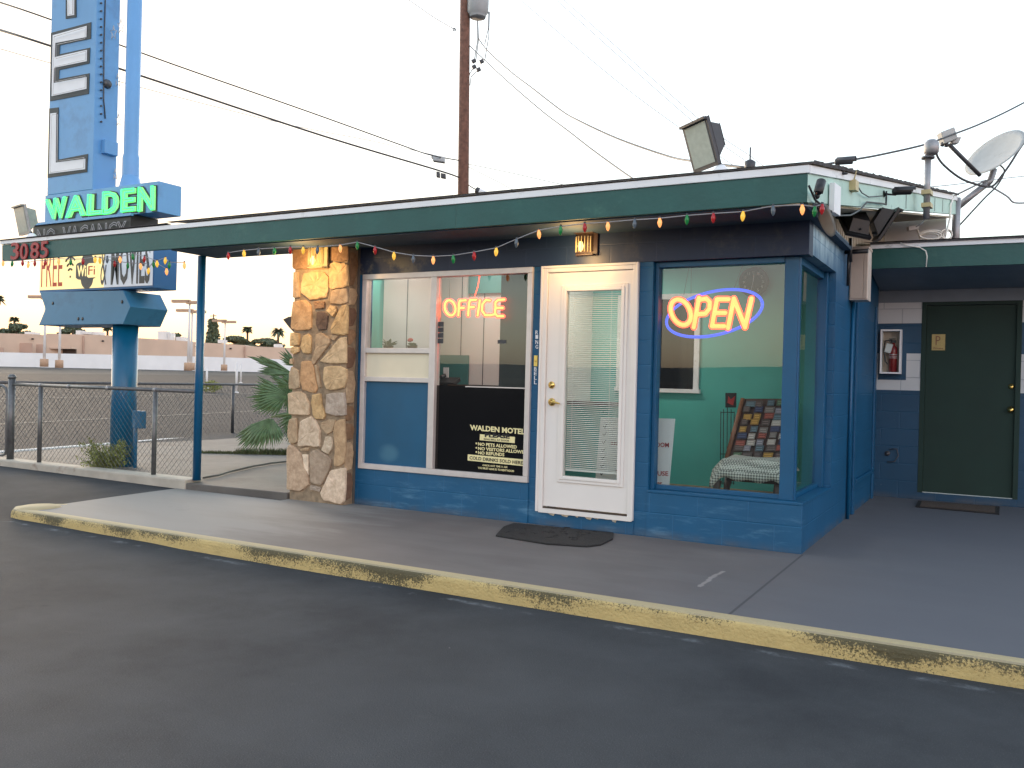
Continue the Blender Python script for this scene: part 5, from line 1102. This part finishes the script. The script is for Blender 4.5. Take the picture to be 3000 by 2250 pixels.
# name box
nx0, nx1 = s_(131, 620).x, s_(465, 560).x; nz0, nz1 = s_(131, 655).z, s_(465, 530).z
nb = sbox(MB(), nx0-.0, nx1, nz0, nz1).build('name_box', 'sign_blue', sg, .006)
h_ = lambda x, y, y_=SY-.004: fy(x/3.318, 500+y/3.318, y_)
def warp_text(mb, s, TL, TR, BR, BL, depth, offset=0., m=0, y=SY-.004, outline=0.):
    q = [h_(*p, y) for p in (BL, BR, TR, TL)]
    V, F = text_v(s, offset, .5, outline=bool(outline), bevel=outline or 0., res=3) if not outline else text_v(s, 0, 0, bevel=outline, outline=True, res=2)
    a = min(v.x for v in V); b_ = max(v.x for v in V); c_ = min(v.y for v in V); d = max(v.y for v in V); o_ = []
    for v in V:
        u = (v.x-a)/(b_-a); w_ = (v.y-c_)/(d-c_); o_.append((q[0]*(1-u)+q[1]*u)*(1-w_)+(q[3]*(1-u)+q[2]*u)*w_+Vector((0, -1, 0))*(depth*(v.z+.5) if not outline else .03+v.z*.2))
    mb.add(o_, F, m)
WT = [((455, 285), (660, 255), (650, 455), (490, 480)), ((665, 255), (850, 235), (845, 435), (655, 460)), ((870, 235), (1005, 225), (1000, 425), (860, 440)), ((1015, 212), (1165, 195), (1160, 415), (1010, 430)), ((1195, 185), (1330, 170), (1325, 395), (1190, 408)), ((1360, 165), (1515, 150), (1512, 385), (1352, 400))]
mo = MB(); mf = MB(); mt = MB()
for ch, q in zip('WALDEN', WT):
    dk = [(q[0][0]-3, q[0][1]-10), (q[1][0]+14, q[1][1]-10), (q[2][0]+14, q[2][1]+12), (q[3][0]+8, q[3][1]+14)]
    warp_text(mo, ch, *dk, .004, .085); warp_text(mf, ch, *q, .006, .04, y=SY-.009); warp_text(mt, ch, *q, .0, 0, outline=.024, y=SY-.0)
mo.build('name_outline', 'black', nb); mf.build('name_letters', 'letter_lit', nb); mt.build('green_neon', 'neon_green', nb)
# vacancy box (dark, unlit tubes)
v0, v1 = s_(110, 660).x, s_(395, 660).x; vb = sbox(MB(), v0, v1, nz0-.36, nz0-.005, SY-.06, SB).build('vacancy_box', 'black', sg)
sbox(MB(), v0-.02, v1+.05, nz0-.035, nz0-.004, SY-.1, SY-.061).build('vacancy_lip', 'sign_blue', vb)
mb = MB(); V, F = text_v('NO  VACANCY', 0, 0, bevel=.02, outline=True, res=2); a = max(v.x for v in V); x0, x1 = v0+.1, v1-.05; z0_ = nz0-.3
mb.add([Vector((x0+(x1-x0)*v.x/a, SY-.08-v.z*.1, z0_+.3*v.y)) for v in V], F); mb.build('vacancy_tubes', 'wire_light', vb)
# wifi & movies cabinet
wx0, wx1, wz0, wz1 = s_(115, 850).x, s_(450, 850).x, s_(450, 843).z, s_(450, 843).z+.62
wb = sbox(MB(), wx0, wx1, wz0, wz1).build('lit_cabinet', 'sign_blue_dark', sg, .006)
w5 = lambda x, y, y_=SY-.004: fy(100+x/4.809, 690+y/4.809, y_)
xs = w5(985, 500).x; ztop = wz1-.03; zbot = wz0+.03
bx(wx0+.012, xs, SY-.006, SY-.001, zbot, ztop).build('yellow_face', 'cabinet_yellow', wb); bx(xs+.001, wx1-.02, SY-.006, SY-.001, zbot, ztop).build('white_face', 'cabinet_white', wb)
mb = MB(); zt = wz1-.06
put_text(mb, 'FREE', w5(105, 600).x, w5(400, 600).x, w5(250, 720).z, zt, SY-.007, .003, offset=-.01); mb.build('red_lettering', 'sign_red', wb)
mb = MB(); put_text(mb, '&', w5(938, 600).x, w5(1022, 600).x, w5(980, 700).z, zt, SY-.007, .003, offset=-.01); put_text(mb, 'MOVIES', w5(1085, 600).x, w5(1635, 600).x, w5(1350, 690).z, zt, SY-.007, .003, offset=.02)
cx_, cz_ = w5(512, 580).x, w5(512, 580).z; mb.lathe((cx_, SY-.007, cz_), (0, -1, 0), [(.015, 0), (.015, .003)], 12)
for r in (.1, .17, .25): mb.tube([(cx_+r*.62*math.sin(R(a)), SY-.008, cz_+r*math.cos(R(a))) for a in range(-38, 39, 8)], .012, 6)
cx2, cz2 = w5(750, 500).x, w5(750, 495).z
for dx_, dz_, r_ in ((0, .1, .13), (0, -.1, .13)):
    mb.add([Vector((cx2+dx_+r_*.95*math.cos(i*.3), SY-.0075, cz2+dz_+r_*math.sin(i*.3))) for i in range(21)], [list(range(21))[::-1]])
pill = [Vector((cx2-.02+.2*max(-1, min(1, 1.25*math.cos(i*.2094))), SY-.009, cz2+.11*max(-1, min(1, 1.25*math.sin(i*.2094))))) for i in range(30)]
mb.add(pill, [list(range(30))[::-1]]); mb.build('grey_lettering', 'sign_grey', wb)
mb = MB(); mb.add([Vector((cx2+.1+.1*max(-1, min(1, 1.25*math.cos(i*.2094))), SY-.011, cz2+.09*max(-1, min(1, 1.25*math.sin(i*.2094))))) for i in range(30)], [list(range(30))[::-1]])
put_text(mb, 'Wi', cx2-.19, cx2-.015, cz2-.07, cz2+.07, SY-.011, .002, offset=.02); mb.build('pale_logo', 'cabinet_yellow', wb)
mb = MB(); put_text(mb, 'Fi', cx2+.03, cx2+.16, cz2-.055, cz2+.055, SY-.0125, .002, offset=.0); mb.build('logo_red', 'sign_red', wb)
# arrow box
y3 = lambda x, y: fy(x/3.318, 500+y/3.318, SY-.05)
ar = MB().prism([y3(385, 1180), y3(1195, 1165), y3(1268, 1322), y3(1195, 1492), y3(375, 1502), y3(440, 1345)], (0, .55, 0)).build('arrow_box', 'arrow_blue', sg, .006)
mb = MB()
for x, y in ((515, 1288), (1188, 1275), (762, 1440), (803, 1440)): mb.lathe(y3(x, y)+Vector((0, -.001, 0)), (0, -1, 0), [(.022, 0), (.022, .002)], 12)
mb.build('holes', 'black', ar)

# ================================================================== STRING LIGHTS
def bulb(parent, p, colr):
    return MB().lathe(p, (random.uniform(-.08, .08), random.uniform(-.08, .08), -1), [(.009, -.012), (.011, .0), (.016, .012), (.0175, .024), (.012, .045), (.004, .058), (0, .06)], 10).build('bulb', 'bulb_'+colr, parent)
def string(label, pts, y, sag=None, extra=None):
    p0 = fy(pts[0][0], pts[0][1], y); t = thing('string_lights', tuple(p0), label, 'string lights', 'strings of coloured bulbs'); P = []; mbk = MB()
    for x, py, c_ in pts:
        p = fy(x, py, y); top_ = p+Vector((0, 0, .032)); P.append(top_); bulb(t, p+Vector((0, 0, .022)), c_); mbk.lathe(p+Vector((0, 0, .024)), (0, 0, 1), [(.009, 0), (.009, .022)], 8)
    mbk.build('sockets', 'dark_grey', t); MB().tube(P, .0042, 5).build('cable', 'wire_light', t); return t
k = 1.3562
def c_line(l): return [(x*k, y*k, c_) for x, y, c_ in l]
string('string of coloured bulbs along the fascia, swagging between pillar and door', c_line([(493, 553, 'red'), (527, 548, 'yellow'), (559, 545, 'grey'), (593, 543, 'green'), (627, 541, 'red'), (655, 541, 'yellow'), (686, 541, 'grey'), (735, 537, 'orange'), (772, 531, 'green'), (810, 541, 'red'), (851, 553, 'yellow'), (893, 560, 'grey'), (936, 562, 'orange'), (979, 560, 'green'), (1024, 553, 'red'), (1072, 544, 'yellow'), (1116, 525, 'grey'), (1164, 506, 'orange'), (1211, 498, 'green'), (1263, 492, 'red'), (1313, 489, 'orange'), (1371, 484, 'grey'), (1425, 481, 'orange'), (1484, 475, 'green'), (1541, 471, 'red'), (1605, 467, 'yellow'), (1670, 455, 'grey'), (1733, 453, 'orange'), (1760, 457, 'green'), (1776, 452, 'red')]), -.625)
kk = 4.809
def d_line(l): return [(100+x/kk, 690+y/kk, c_) for x, y, c_ in l]
string('tangled end of bulbs along the fascia left of the blue post', [(9, 772, 'orange'), (36, 773, 'green'), (66, 771, 'red'), (83, 777, 'orange'), (102, 772, 'red')]+d_line([(155, 390, 'red'), (345, 365, 'orange'), (515, 375, 'green'), (690, 370, 'red'), (860, 345, 'yellow'), (1030, 345, 'grey'), (1210, 340, 'orange'), (1390, 300, 'green'), (1555, 335, 'red'), (1730, 400, 'yellow'), (1850, 355, 'yellow'), (1905, 420, 'green'), (2115, 425, 'orange')]), -.625)
string('second swag of bulbs hanging in front of the lit movie cabinet', d_line([(925, 355, 'yellow'), (1135, 400, 'red'), (1320, 425, 'green'), (1500, 435, 'orange'), (1605, 440, 'grey'), (1612, 500, 'yellow'), (1680, 410, 'green'), (1865, 510, 'orange')]), -.5)

# ================================================================== FENCES
def mesh_panel(mb, a, b_, z0, z1, pitch=.075, r=.0021):
    a = Vector(a); b_ = Vector(b_); Ld = (b_-a).length; d = (b_-a)/Ld; H = z1-z0; n = Vector((-d.y, d.x, 0))
    K = int((Ld+H)/pitch)
    for sgn in (1, -1):
        for i in range(K+1):
            s0 = i*pitch-(H if sgn > 0 else 0); t0 = 0.; t1 = H
            s_a, s_b = (s0, s0+H) if sgn > 0 else (s0, s0-H)
            if sgn > 0:
                za = 0 if s_a >= 0 else -s_a; zb = H if s_b <= Ld else H-(s_b-Ld); sa = max(0, s_a); sb_ = min(Ld, s_b)
            else:
                za = 0 if s_a <= Ld else s_a-Ld; zb = H if s_b >= 0 else H+s_b; sa = min(Ld, s_a); sb_ = max(0, s_b)
            if zb-za < .01: continue
            p = a+d*sa+Vector((0, 0, z0+za))+n*.002*sgn; q = a+d*sb_+Vector((0, 0, z0+zb))+n*.002*sgn; mb.tube([p, q], r, 3, sm=False)
fz0, fz1 = .1, 1.04
nf = thing('chain_link_fence', (-8, -.15, .1), 'near galvanised chain link fence on the pale kerb beside the sign pole', 'fence', 'chain link fences')
FYn = -.15
def npx(px): return fy(px, 1250, FYn).x
xg = npx(32); x1_ = npx(117); x3_ = npx(453); xp = -6.31
tops = fy(300, 1136, FYn).z
mb = MB(); mesh_panel(mb, (xg, FYn+.02, 0), (xp, FYn+.02, 0), fz0+.02, tops-.02); mb.build('mesh', 'galvanised', nf)
MB().tube([(xg, FYn, tops), (xp+.02, FYn, tops)], .021, 12).build('top_rail', 'galvanised', nf)
for x_ in (x1_, x3_): MB().tube([(x_, FYn, fz0), (x_, FYn, tops-.02)], .026, 12).build('fence_post', 'galvanised', nf)
MB().tube([(xg, FYn, fz0), (xg, FYn, fy(30, 1108, FYn).z)], .042, 14).lathe((xg, FYn, fy(30, 1108, FYn).z), (0, 0, 1), [(.05, 0), (.05, .02), (.035, .045), (0, .055)], 14).build('end_post', 'galvanised', nf)
mb = MB()
for x_ in (x1_, x3_, npx(200), npx(315)): mb.lathe((x_-.02, FYn, tops), (1, 0, 0), [(.027, 0), (.027, .035)], 12)
mb.build('rail_bands', 'grey_metal', nf)
gt = thing('chain_link_gate', (xg-.6, FYn, .12), 'chain link gate with rounded frame corner at the left edge', 'gate')
zt_ = tops-.02; MB().tube([(xg-1.3, FYn, zt_), (xg-.2, FYn, zt_), (xg-.12, FYn, zt_-.04), (xg-.09, FYn, zt_-.12), (xg-.09, FYn, .2), (xg-.1, FYn, .16), (xg-.16, FYn, .14), (xg-1.3, FYn, .14)], .018, 10).build('gate_frame', 'galvanised', gt)
mb = MB(); mesh_panel(mb, (xg-1.3, FYn+.015, 0), (xg-.1, FYn+.015, 0), .15, zt_-.01); mb.build('gate_mesh', 'galvanised', gt)
ff = thing('chain_link_fence', (-12, 6, .1), 'far dark chain link fence standing along the white street kerb', 'fence', 'chain link fences')
fp = [Vector((-10.98, -.02, 0)), Vector((-11.9, 5.7, 0)), Vector((-13.2, 14, 0)), Vector((-14.6, 23, 0))]
mb = MB()
for i in range(3): mesh_panel(mb, fp[i], fp[i+1], .11, 1.03, .12, .0022)
mb.build('mesh', 'dark_galv', ff)
MB().tube([p+Vector((0, 0, 1.04)) for p in fp], .021, 10).build('top_rail', 'dark_galv', ff)
for t_ in (0, 1, 2, 2.5):
    i = int(t_); p = fp[i].lerp(fp[min(i+1, 3)], t_-i); MB().tube([p+Vector((0, 0, .09)), p+Vector((0, 0, 1.03))], .03, 10).build('fence_post', 'dark_galv', ff)

# ================================================================== VEGETATION NEAR
def leafcloud(mb, c, rx, ry, rz, n, s, rng, up=0.):
    for _ in range(n):
        u = Vector((rng.gauss(0, 1), rng.gauss(0, 1), rng.gauss(0, 1))).normalized()*rng.random()**.4
        p = Vector(c)+Vector((u.x*rx, u.y*ry, u.z*rz)); a = Vector((rng.gauss(0, 1), rng.gauss(0, 1), rng.gauss(0, 1)+up)).normalized(); b_ = a.orthogonal().normalized(); k_ = s*rng.uniform(.5, 1.3)
        mb.add([p-b_*k_*.3, p+a*k_*.5, p+b_*k_*.3, p-a*k_*.5], [(0, 1, 2, 3)])
rg = random.Random(21)
bp_ = at(310, 1368, 2, .07); bu = thing('bush', (bp_.x, bp_.y+.2, .06), 'scrubby yellow green bush growing at the foot of the blue sign pole', 'bush')
mb = MB(); ms_ = MB(); bc = Vector((fy(312, 1330, .1).x, .1, .06))
for i in range(150):
    a = rg.uniform(0, 6.28); d = Vector((math.cos(a)*.9, math.sin(a)*.8, rg.uniform(.25, 1.6))).normalized(); l = rg.uniform(.15, .34)*(1.25 if abs(d.x) < .35 else 1)
    e = bc+d*l; ms_.tube([bc+d*.02, bc+d*l*.6+Vector((rg.gauss(0, .01), 0, 0)), e], .0022, 3, sm=False)
    for k_ in range(22):
        t = rg.uniform(.3, 1.05); p = bc+d*l*t+Vector((rg.gauss(0, .014), rg.gauss(0, .014), rg.gauss(0, .014))); s1 = Vector((rg.gauss(0, 1), rg.gauss(0, 1), rg.gauss(0, 1))).normalized(); s2 = s1.orthogonal().normalized()
        mb.add([p, p+s1*.017+s2*.007, p+s1*.034, p+s1*.017-s2*.007], [(0, 1, 2, 3)])
mb.build('foliage', 'leaf_bush', bu); ms_.build('stems', 'palm_stem', bu)
tag((lambda m_: (leafcloud(m_, Vector((at(617, 1112, 2, .3))), .1, .1, .1, 10, .05, rg), m_)[1])(MB()).build('weed', 'leaf_bush'), 'weed', 'weed') if False else None
# fan palm behind the pillar
pm = thing('fan_palm', tuple(far(905, 1330, 12.2)), 'young fan palm spreading green leaves left of the stone pillar', 'palm')
def fan(hub, D, tips, ext, name='frond', n=22):
    mb = MB(); H = far(*hub, D); pts = [far(x, y, D+dd) for x, y, dd in tips]; m_ = len(pts)
    nrm0 = (-_f)
    for i in range(n):
        t = i/(n-1)*(m_-1); j_ = min(int(t), m_-2); tip = pts[j_].lerp(pts[j_+1], t-j_); v = tip-H; l = v.length*(rg.uniform(.9, 1.04)); d = v.normalized(); sd_ = d.cross(nrm0).normalized()
        w_ = l*.052; a = H+d*l*.05; md = H+d*l*.55+nrm0*l*.04*((-1)**i); tp = H+d*l-Vector((0, 0, l*.05*rg.random())); fold = nrm0*w_*.6
        mb.add([a, md-sd_*w_, tp, md+sd_*w_, md+fold], [(0, 1, 4), (1, 2, 4), (2, 3, 4), (3, 0, 4)])
    mb.build(name, 'palm_leaf', pm); MB().tube([H, far(*ext, D+.15)], [.01, .018], 6).build('leaf_stalk', 'palm_stem', pm)
fan((862, 1096), 12.0, [(725, 1040, .1), (755, 1032, .0), (752, 1073, 0), (752, 1090, -.05), (775, 1098, -.1)], (905, 1180), n=16)
fan((872, 1072), 12.3, [(812, 1026, 0), (835, 1014, 0), (815, 1046, .1), (830, 1066, .1)], (905, 1180), n=12)
fan((842, 1156), 11.9, [(752, 1098, .1), (735, 1130, 0), (722, 1165, -.05), (728, 1195, -.1), (755, 1215, -.1), (800, 1228, -.1)], (905, 1200), n=24)
fan((795, 1222), 11.7, [(683, 1275, .1), (690, 1312, 0), (725, 1325, -.1), (775, 1322, -.1), (815, 1310, -.15), (838, 1290, -.15)], (900, 1205), n=26)
fan((880, 1140), 12.5, [(800, 1060, .1), (815, 1100, 0), (830, 1150, 0), (850, 1200, 0), (870, 1230, 0)], (905, 1230), n=20)
fan((875, 1210), 12.6, [(800, 1215, .1), (815, 1265, 0), (835, 1300, 0), (860, 1315, 0)], (905, 1240), n=16)
fan((850, 1130), 12.4, [(770, 1075, .1), (790, 1110, 0), (800, 1150, 0), (815, 1190, 0), (840, 1215, 0)], (905, 1200), n=18)
fan((885, 1235), 12.2, [(830, 1215, 0), (828, 1260, 0), (838, 1300, 0), (860, 1325, 0)], (905, 1240), n=16)
MB().tube([far(905, 1330, 12.3), far(905, 1180, 12.3)], .09, 10).build('trunk', 'bark', pm)
# a brown bracket/bird shape beyond the pillar: wall-mounted spotlight
tag(MB().prism([far(829, 936, 9.6), far(845, 928, 9.6), far(862, 926, 9.6), far(862, 975, 9.6), far(846, 958, 9.6)], _f*.12).build('wall_spotlight', 'dark_grey'), 'small dark spotlight sticking out behind the left edge of the stone pillar', 'spotlight')

# ================================================================== FAR SIDE
def hz(px, D): p = far(px, 1100, D); return gz(p.x, p.y)
def dist(px): return 112+(px/900)*36 if px > 0 else 112+px*.02
fw = thing('block_wall', tuple(far(400, 1080, 125)), 'long low white boundary wall across the street', 'wall')
mb = MB(); pxs = [-260, -100, 0, 330, 600, 755, 900, 1100]; tops_ = [1026, 1029, 1032, 1039, 1045, 1050, 1056, 1064]
for i in range(len(pxs)-1):
    a = far(pxs[i], tops_[i], dist(pxs[i])); b_ = far(pxs[i+1], tops_[i+1], dist(pxs[i+1])); mb.prism([a, b_, Vector((b_.x, b_.y, 0)), Vector((a.x, a.y, 0))], _f*.3)
mb.build('wall_run', 'far_white', fw)
pb_ = thing('warehouse', tuple(far(400, 1030, 150)), 'long low peach coloured commercial building behind the white wall', 'building')
bpx = [(-260, 968), (-100, 972), (0, 976), (95, 979), (135, 982), (136, 977), (330, 983), (335, 986), (500, 996), (600, 1004), (718, 1011), (722, 1014), (900, 1021), (1100, 1030)]
mb = MB()
for i in range(len(bpx)-1):
    (x0, t0), (x1, t1) = bpx[i], bpx[i+1]
    if x1-x0 < 2: continue
    a = far(x0, t0, dist(x0)+9); b_ = far(x1, t1, dist(x1)+9); mb.prism([a, b_, Vector((b_.x, b_.y, 0)), Vector((a.x, a.y, 0))], _f*12)
mb.build('wall', 'far_peach', pb_)
def frect(x0, y0, x1, y1, nm, m_, par, th=.25, dd=8.7):
    D = dist((x0+x1)/2)+dd; return MB().prism([far(x0, y1, D), far(x1, y1, D), far(x1, y0, D), far(x0, y0, D)], _f*th).build(nm, m_, par)
frect(37, 1005, 93, 1033, 'garage_door', 'far_peach_dark', pb_); frect(102, 1009, 126, 1033, 'garage_door', 'far_peach_dark', pb_); frect(-20, 1018, 8, 1033, 'garage_door', 'far_peach_dark', pb_)
frect(158, 1022, 222, 1036, 'canopy_recess', 'wood_dark', pb_); frect(155, 1019, 224, 1023, 'canopy', 'far_peach', pb_, -1.5)
frect(242, 984, 246, 1038, 'wall_pilaster', 'far_peach_dark', pb_); frect(716, 1015, 719, 1048, 'wall_pilaster', 'far_peach_dark', pb_)
for x_, y_ in ((94, 993), (300, 999), (574, 1014), (675, 1021)): frect(x_-2, y_-2, x_+3, y_+2, 'wall_light', 'black', pb_)
for i, (x0, y0, x1, y1) in enumerate(((72, 972, 97, 980), (222, 968, 235, 980), (238, 971, 260, 979), (270, 972, 290, 981), (462, 970, 486, 996), (486, 975, 500, 997), (515, 987, 540, 999), (638, 995, 655, 1005), (802, 1008, 820, 1018))):
    frect(x0, y0, x1, y1, 'roof_unit', 'far_white2', pb_, 2., 11)
def tlight(px, ytop, ybase, D, label, arm=25, heads=True, ped=True):
    t = thing('street_light', tuple(far(px, ybase, D)), label, 'street light', 'tall lights on the far car park')
    a = far(px, ybase, D); b_ = far(px+.02*(ybase-ytop), ytop, D); a.x, a.y = b_.x, b_.y
    MB().tube([a, b_], [.16, .1], 8).build('lamp_post', 'far_white2', t)
    if heads:
        mb = MB(); p0, p1 = far(px-arm, ytop-3, D), far(px+arm, ytop+2, D); mb.tube([p0, p1], .12, 6); mb.obox(p0.lerp(p1, .12), rt, upv, _f, 1., .16, .3); mb.obox(p0.lerp(p1, .88), rt, upv, _f, 1., .16, .3); mb.build('lamp_heads', 'pedestal', t)
    if ped: MB().lathe(a-Vector((0, 0, .1)), (0, 0, 1), [(.45, 0), (.45, .85), (.4, .9)], 12).build('pedestal', 'pedestal', t)
tlight(130, 872, 1072, 100, 'left of two pale light poles under the arrow sign'); tlight(174, 875, 1075, 102, 'right of two pale light poles under the arrow sign')
tlight(552, 885, 1083, 100, 'tallest pale light pole just left of the blue post', 28); tlight(560, 912, 1082, 108, 'slightly shorter pale light pole overlapping the tallest one', 24); tlight(657, 942, 1084, 128, 'short pale light pole with T head right of the blue post', 18)
def ftree(px, ytop, ybase, wpx, D, label, kind='clump'):
    t = thing('tree' if kind != 'palm' else 'palm_tree', tuple(far(px, ybase, D)), label, 'tree' if kind != 'palm' else 'palm tree', 'trees beyond the far building'); mb = MB(); sc = D/FPX; cz = (ytop+ybase)/2; h = (ybase-ytop)*sc; w_ = wpx*sc
    MB().tube([far(px, ybase+12, D), far(px, cz if kind != 'palm' else ytop+6, D)], .2, 6).build('trunk', 'bark', t)
    if kind == 'palm':
        c = far(px, ytop+6, D)
        for i in range(80):
            a = rg.uniform(0, 6.28); e = rg.uniform(-.6, 1); d = Vector((math.cos(a), math.sin(a), e)).normalized(); l = w_*.75*rg.uniform(.6, 1); s1 = d.cross(Vector((0, 0, 1))).normalized()*.22
            mb.add([c, c+d*l*.5+s1, c+d*l-Vector((0, 0, l*.35)), c+d*l*.5-s1], [(0, 1, 2, 3)])
    elif kind == 'spire':
        for i in range(14): f = i/13; leafcloud(mb, far(px, ytop+(ybase-ytop)*f, D), w_*.08+w_*.42*f, w_*.3, h*.06, 150, .6, rg)
    else:
        nb_ = max(5, int(wpx/7))
        for i in range(nb_):
            u = rg.uniform(-1, 1); hh = math.sqrt(max(.05, 1-u*u)); leafcloud(mb, far(px+u*wpx*.42, ybase-(ybase-ytop)*rg.uniform(-.15, .85)*hh, D+rg.uniform(-2, 2)), w_*.13+.4, 1.2, h*.2*rg.uniform(.7, 1.2), 260, .6, rg)
    mb.build('crown', 'leaf_dark', t)
ftree(48, 942, 984, 92, 165, 'broad dark tree above the peach building at the far left'); ftree(42, 928, 960, 24, 168, 'small palm top rising out of the broad dark tree', 'palm'); ftree(-6, 868, 930, 36, 150, 'palm crown cut by the left edge of the photo', 'palm')
ftree(213, 950, 984, 62, 165, 'dark tree seen directly below the arrow sign left of its pole'); ftree(315, 955, 990, 24, 168, 'sparse palm just left of the sign pole behind the building', 'palm')
ftree(525, 966, 1000, 52, 168, 'dark tree between the roof unit and the tallest light pole'); ftree(624, 938, 1006, 58, 168, 'pointed dark tree right of the blue post', 'spire'); ftree(690, 985, 1012, 70, 170, 'low bushy tree right of the short light pole')
ftree(725, 958, 1012, 28, 172, 'small palm above the low hedge left of the pillar', 'palm'); ftree(765, 988, 1016, 120, 172, 'long low dark hedge line above the pink building'); ftree(815, 965, 1016, 42, 160, 'bent palm nearest to the stone pillar', 'palm')
for px, yt, yb, D, lab in ((693, 1062, 1115, 40, 'taller white marker post in the street right of the light pole'), (706, 1065, 1092, 60, 'shorter white marker post beside the taller one'), (606, 1075, 1105, 45, 'white marker post just right of the blue support post')):
    p = far(px, yb, D); q = far(px, yt, D); g_z = gz(p.x, p.y); tag(MB().tube([Vector((p.x, p.y, g_z-.05)), Vector((p.x, p.y, q.z))], .05, 8).lathe(Vector((p.x, p.y, g_z-.02)), (0, 0, 1), [(.14, 0), (.1, .06), (.05, .08)], 10).build('marker_post', 'far_white2'), lab, 'marker post', 'marker posts in the street')
p = far(618, 1106, 40); bu2 = MB(); leafcloud(bu2, (p.x, p.y, gz(p.x, p.y)+.25), .5, .5, .28, 500, .09, rg, 1.); tag(bu2.build('shrub', 'leaf_bush'), 'small round yellow green shrub across the street right of the blue post', 'shrub')
# distant thin pole on the skyline
t = thing('utility_pole', tuple(far(624, 1000, 190)), 'tiny distant utility pole on the skyline right of the blue post', 'utility pole'); MB().tube([far(623, 1005, 190), far(626, 920, 190)], .12, 6).build('shaft', 'wood_pole', t); MB().tube([far(616, 926, 190), far(634, 925, 190)], .09, 5).build('crossarm', 'wood_pole', t)

# ================================================================== BEHIND THE CAMERA (seen mirrored in the panes)
up2 = thing('utility_pole', (5.5, -17, -.1), 'utility pole standing across the lot, mirrored in the corner window', 'utility pole')
MB().tube([(5.5, -17, -.1), (5.6, -17, 10)], [.17, .13], 10).build('shaft', 'wood_pole', up2); MB().box(4.4, 6.8, -17.05, -16.95, 9.2, 9.35).build('crossarm', 'wood_pole', up2)
for i, o in enumerate(list(bpy.data.objects)):
    if '_o' in o: del o['_o']
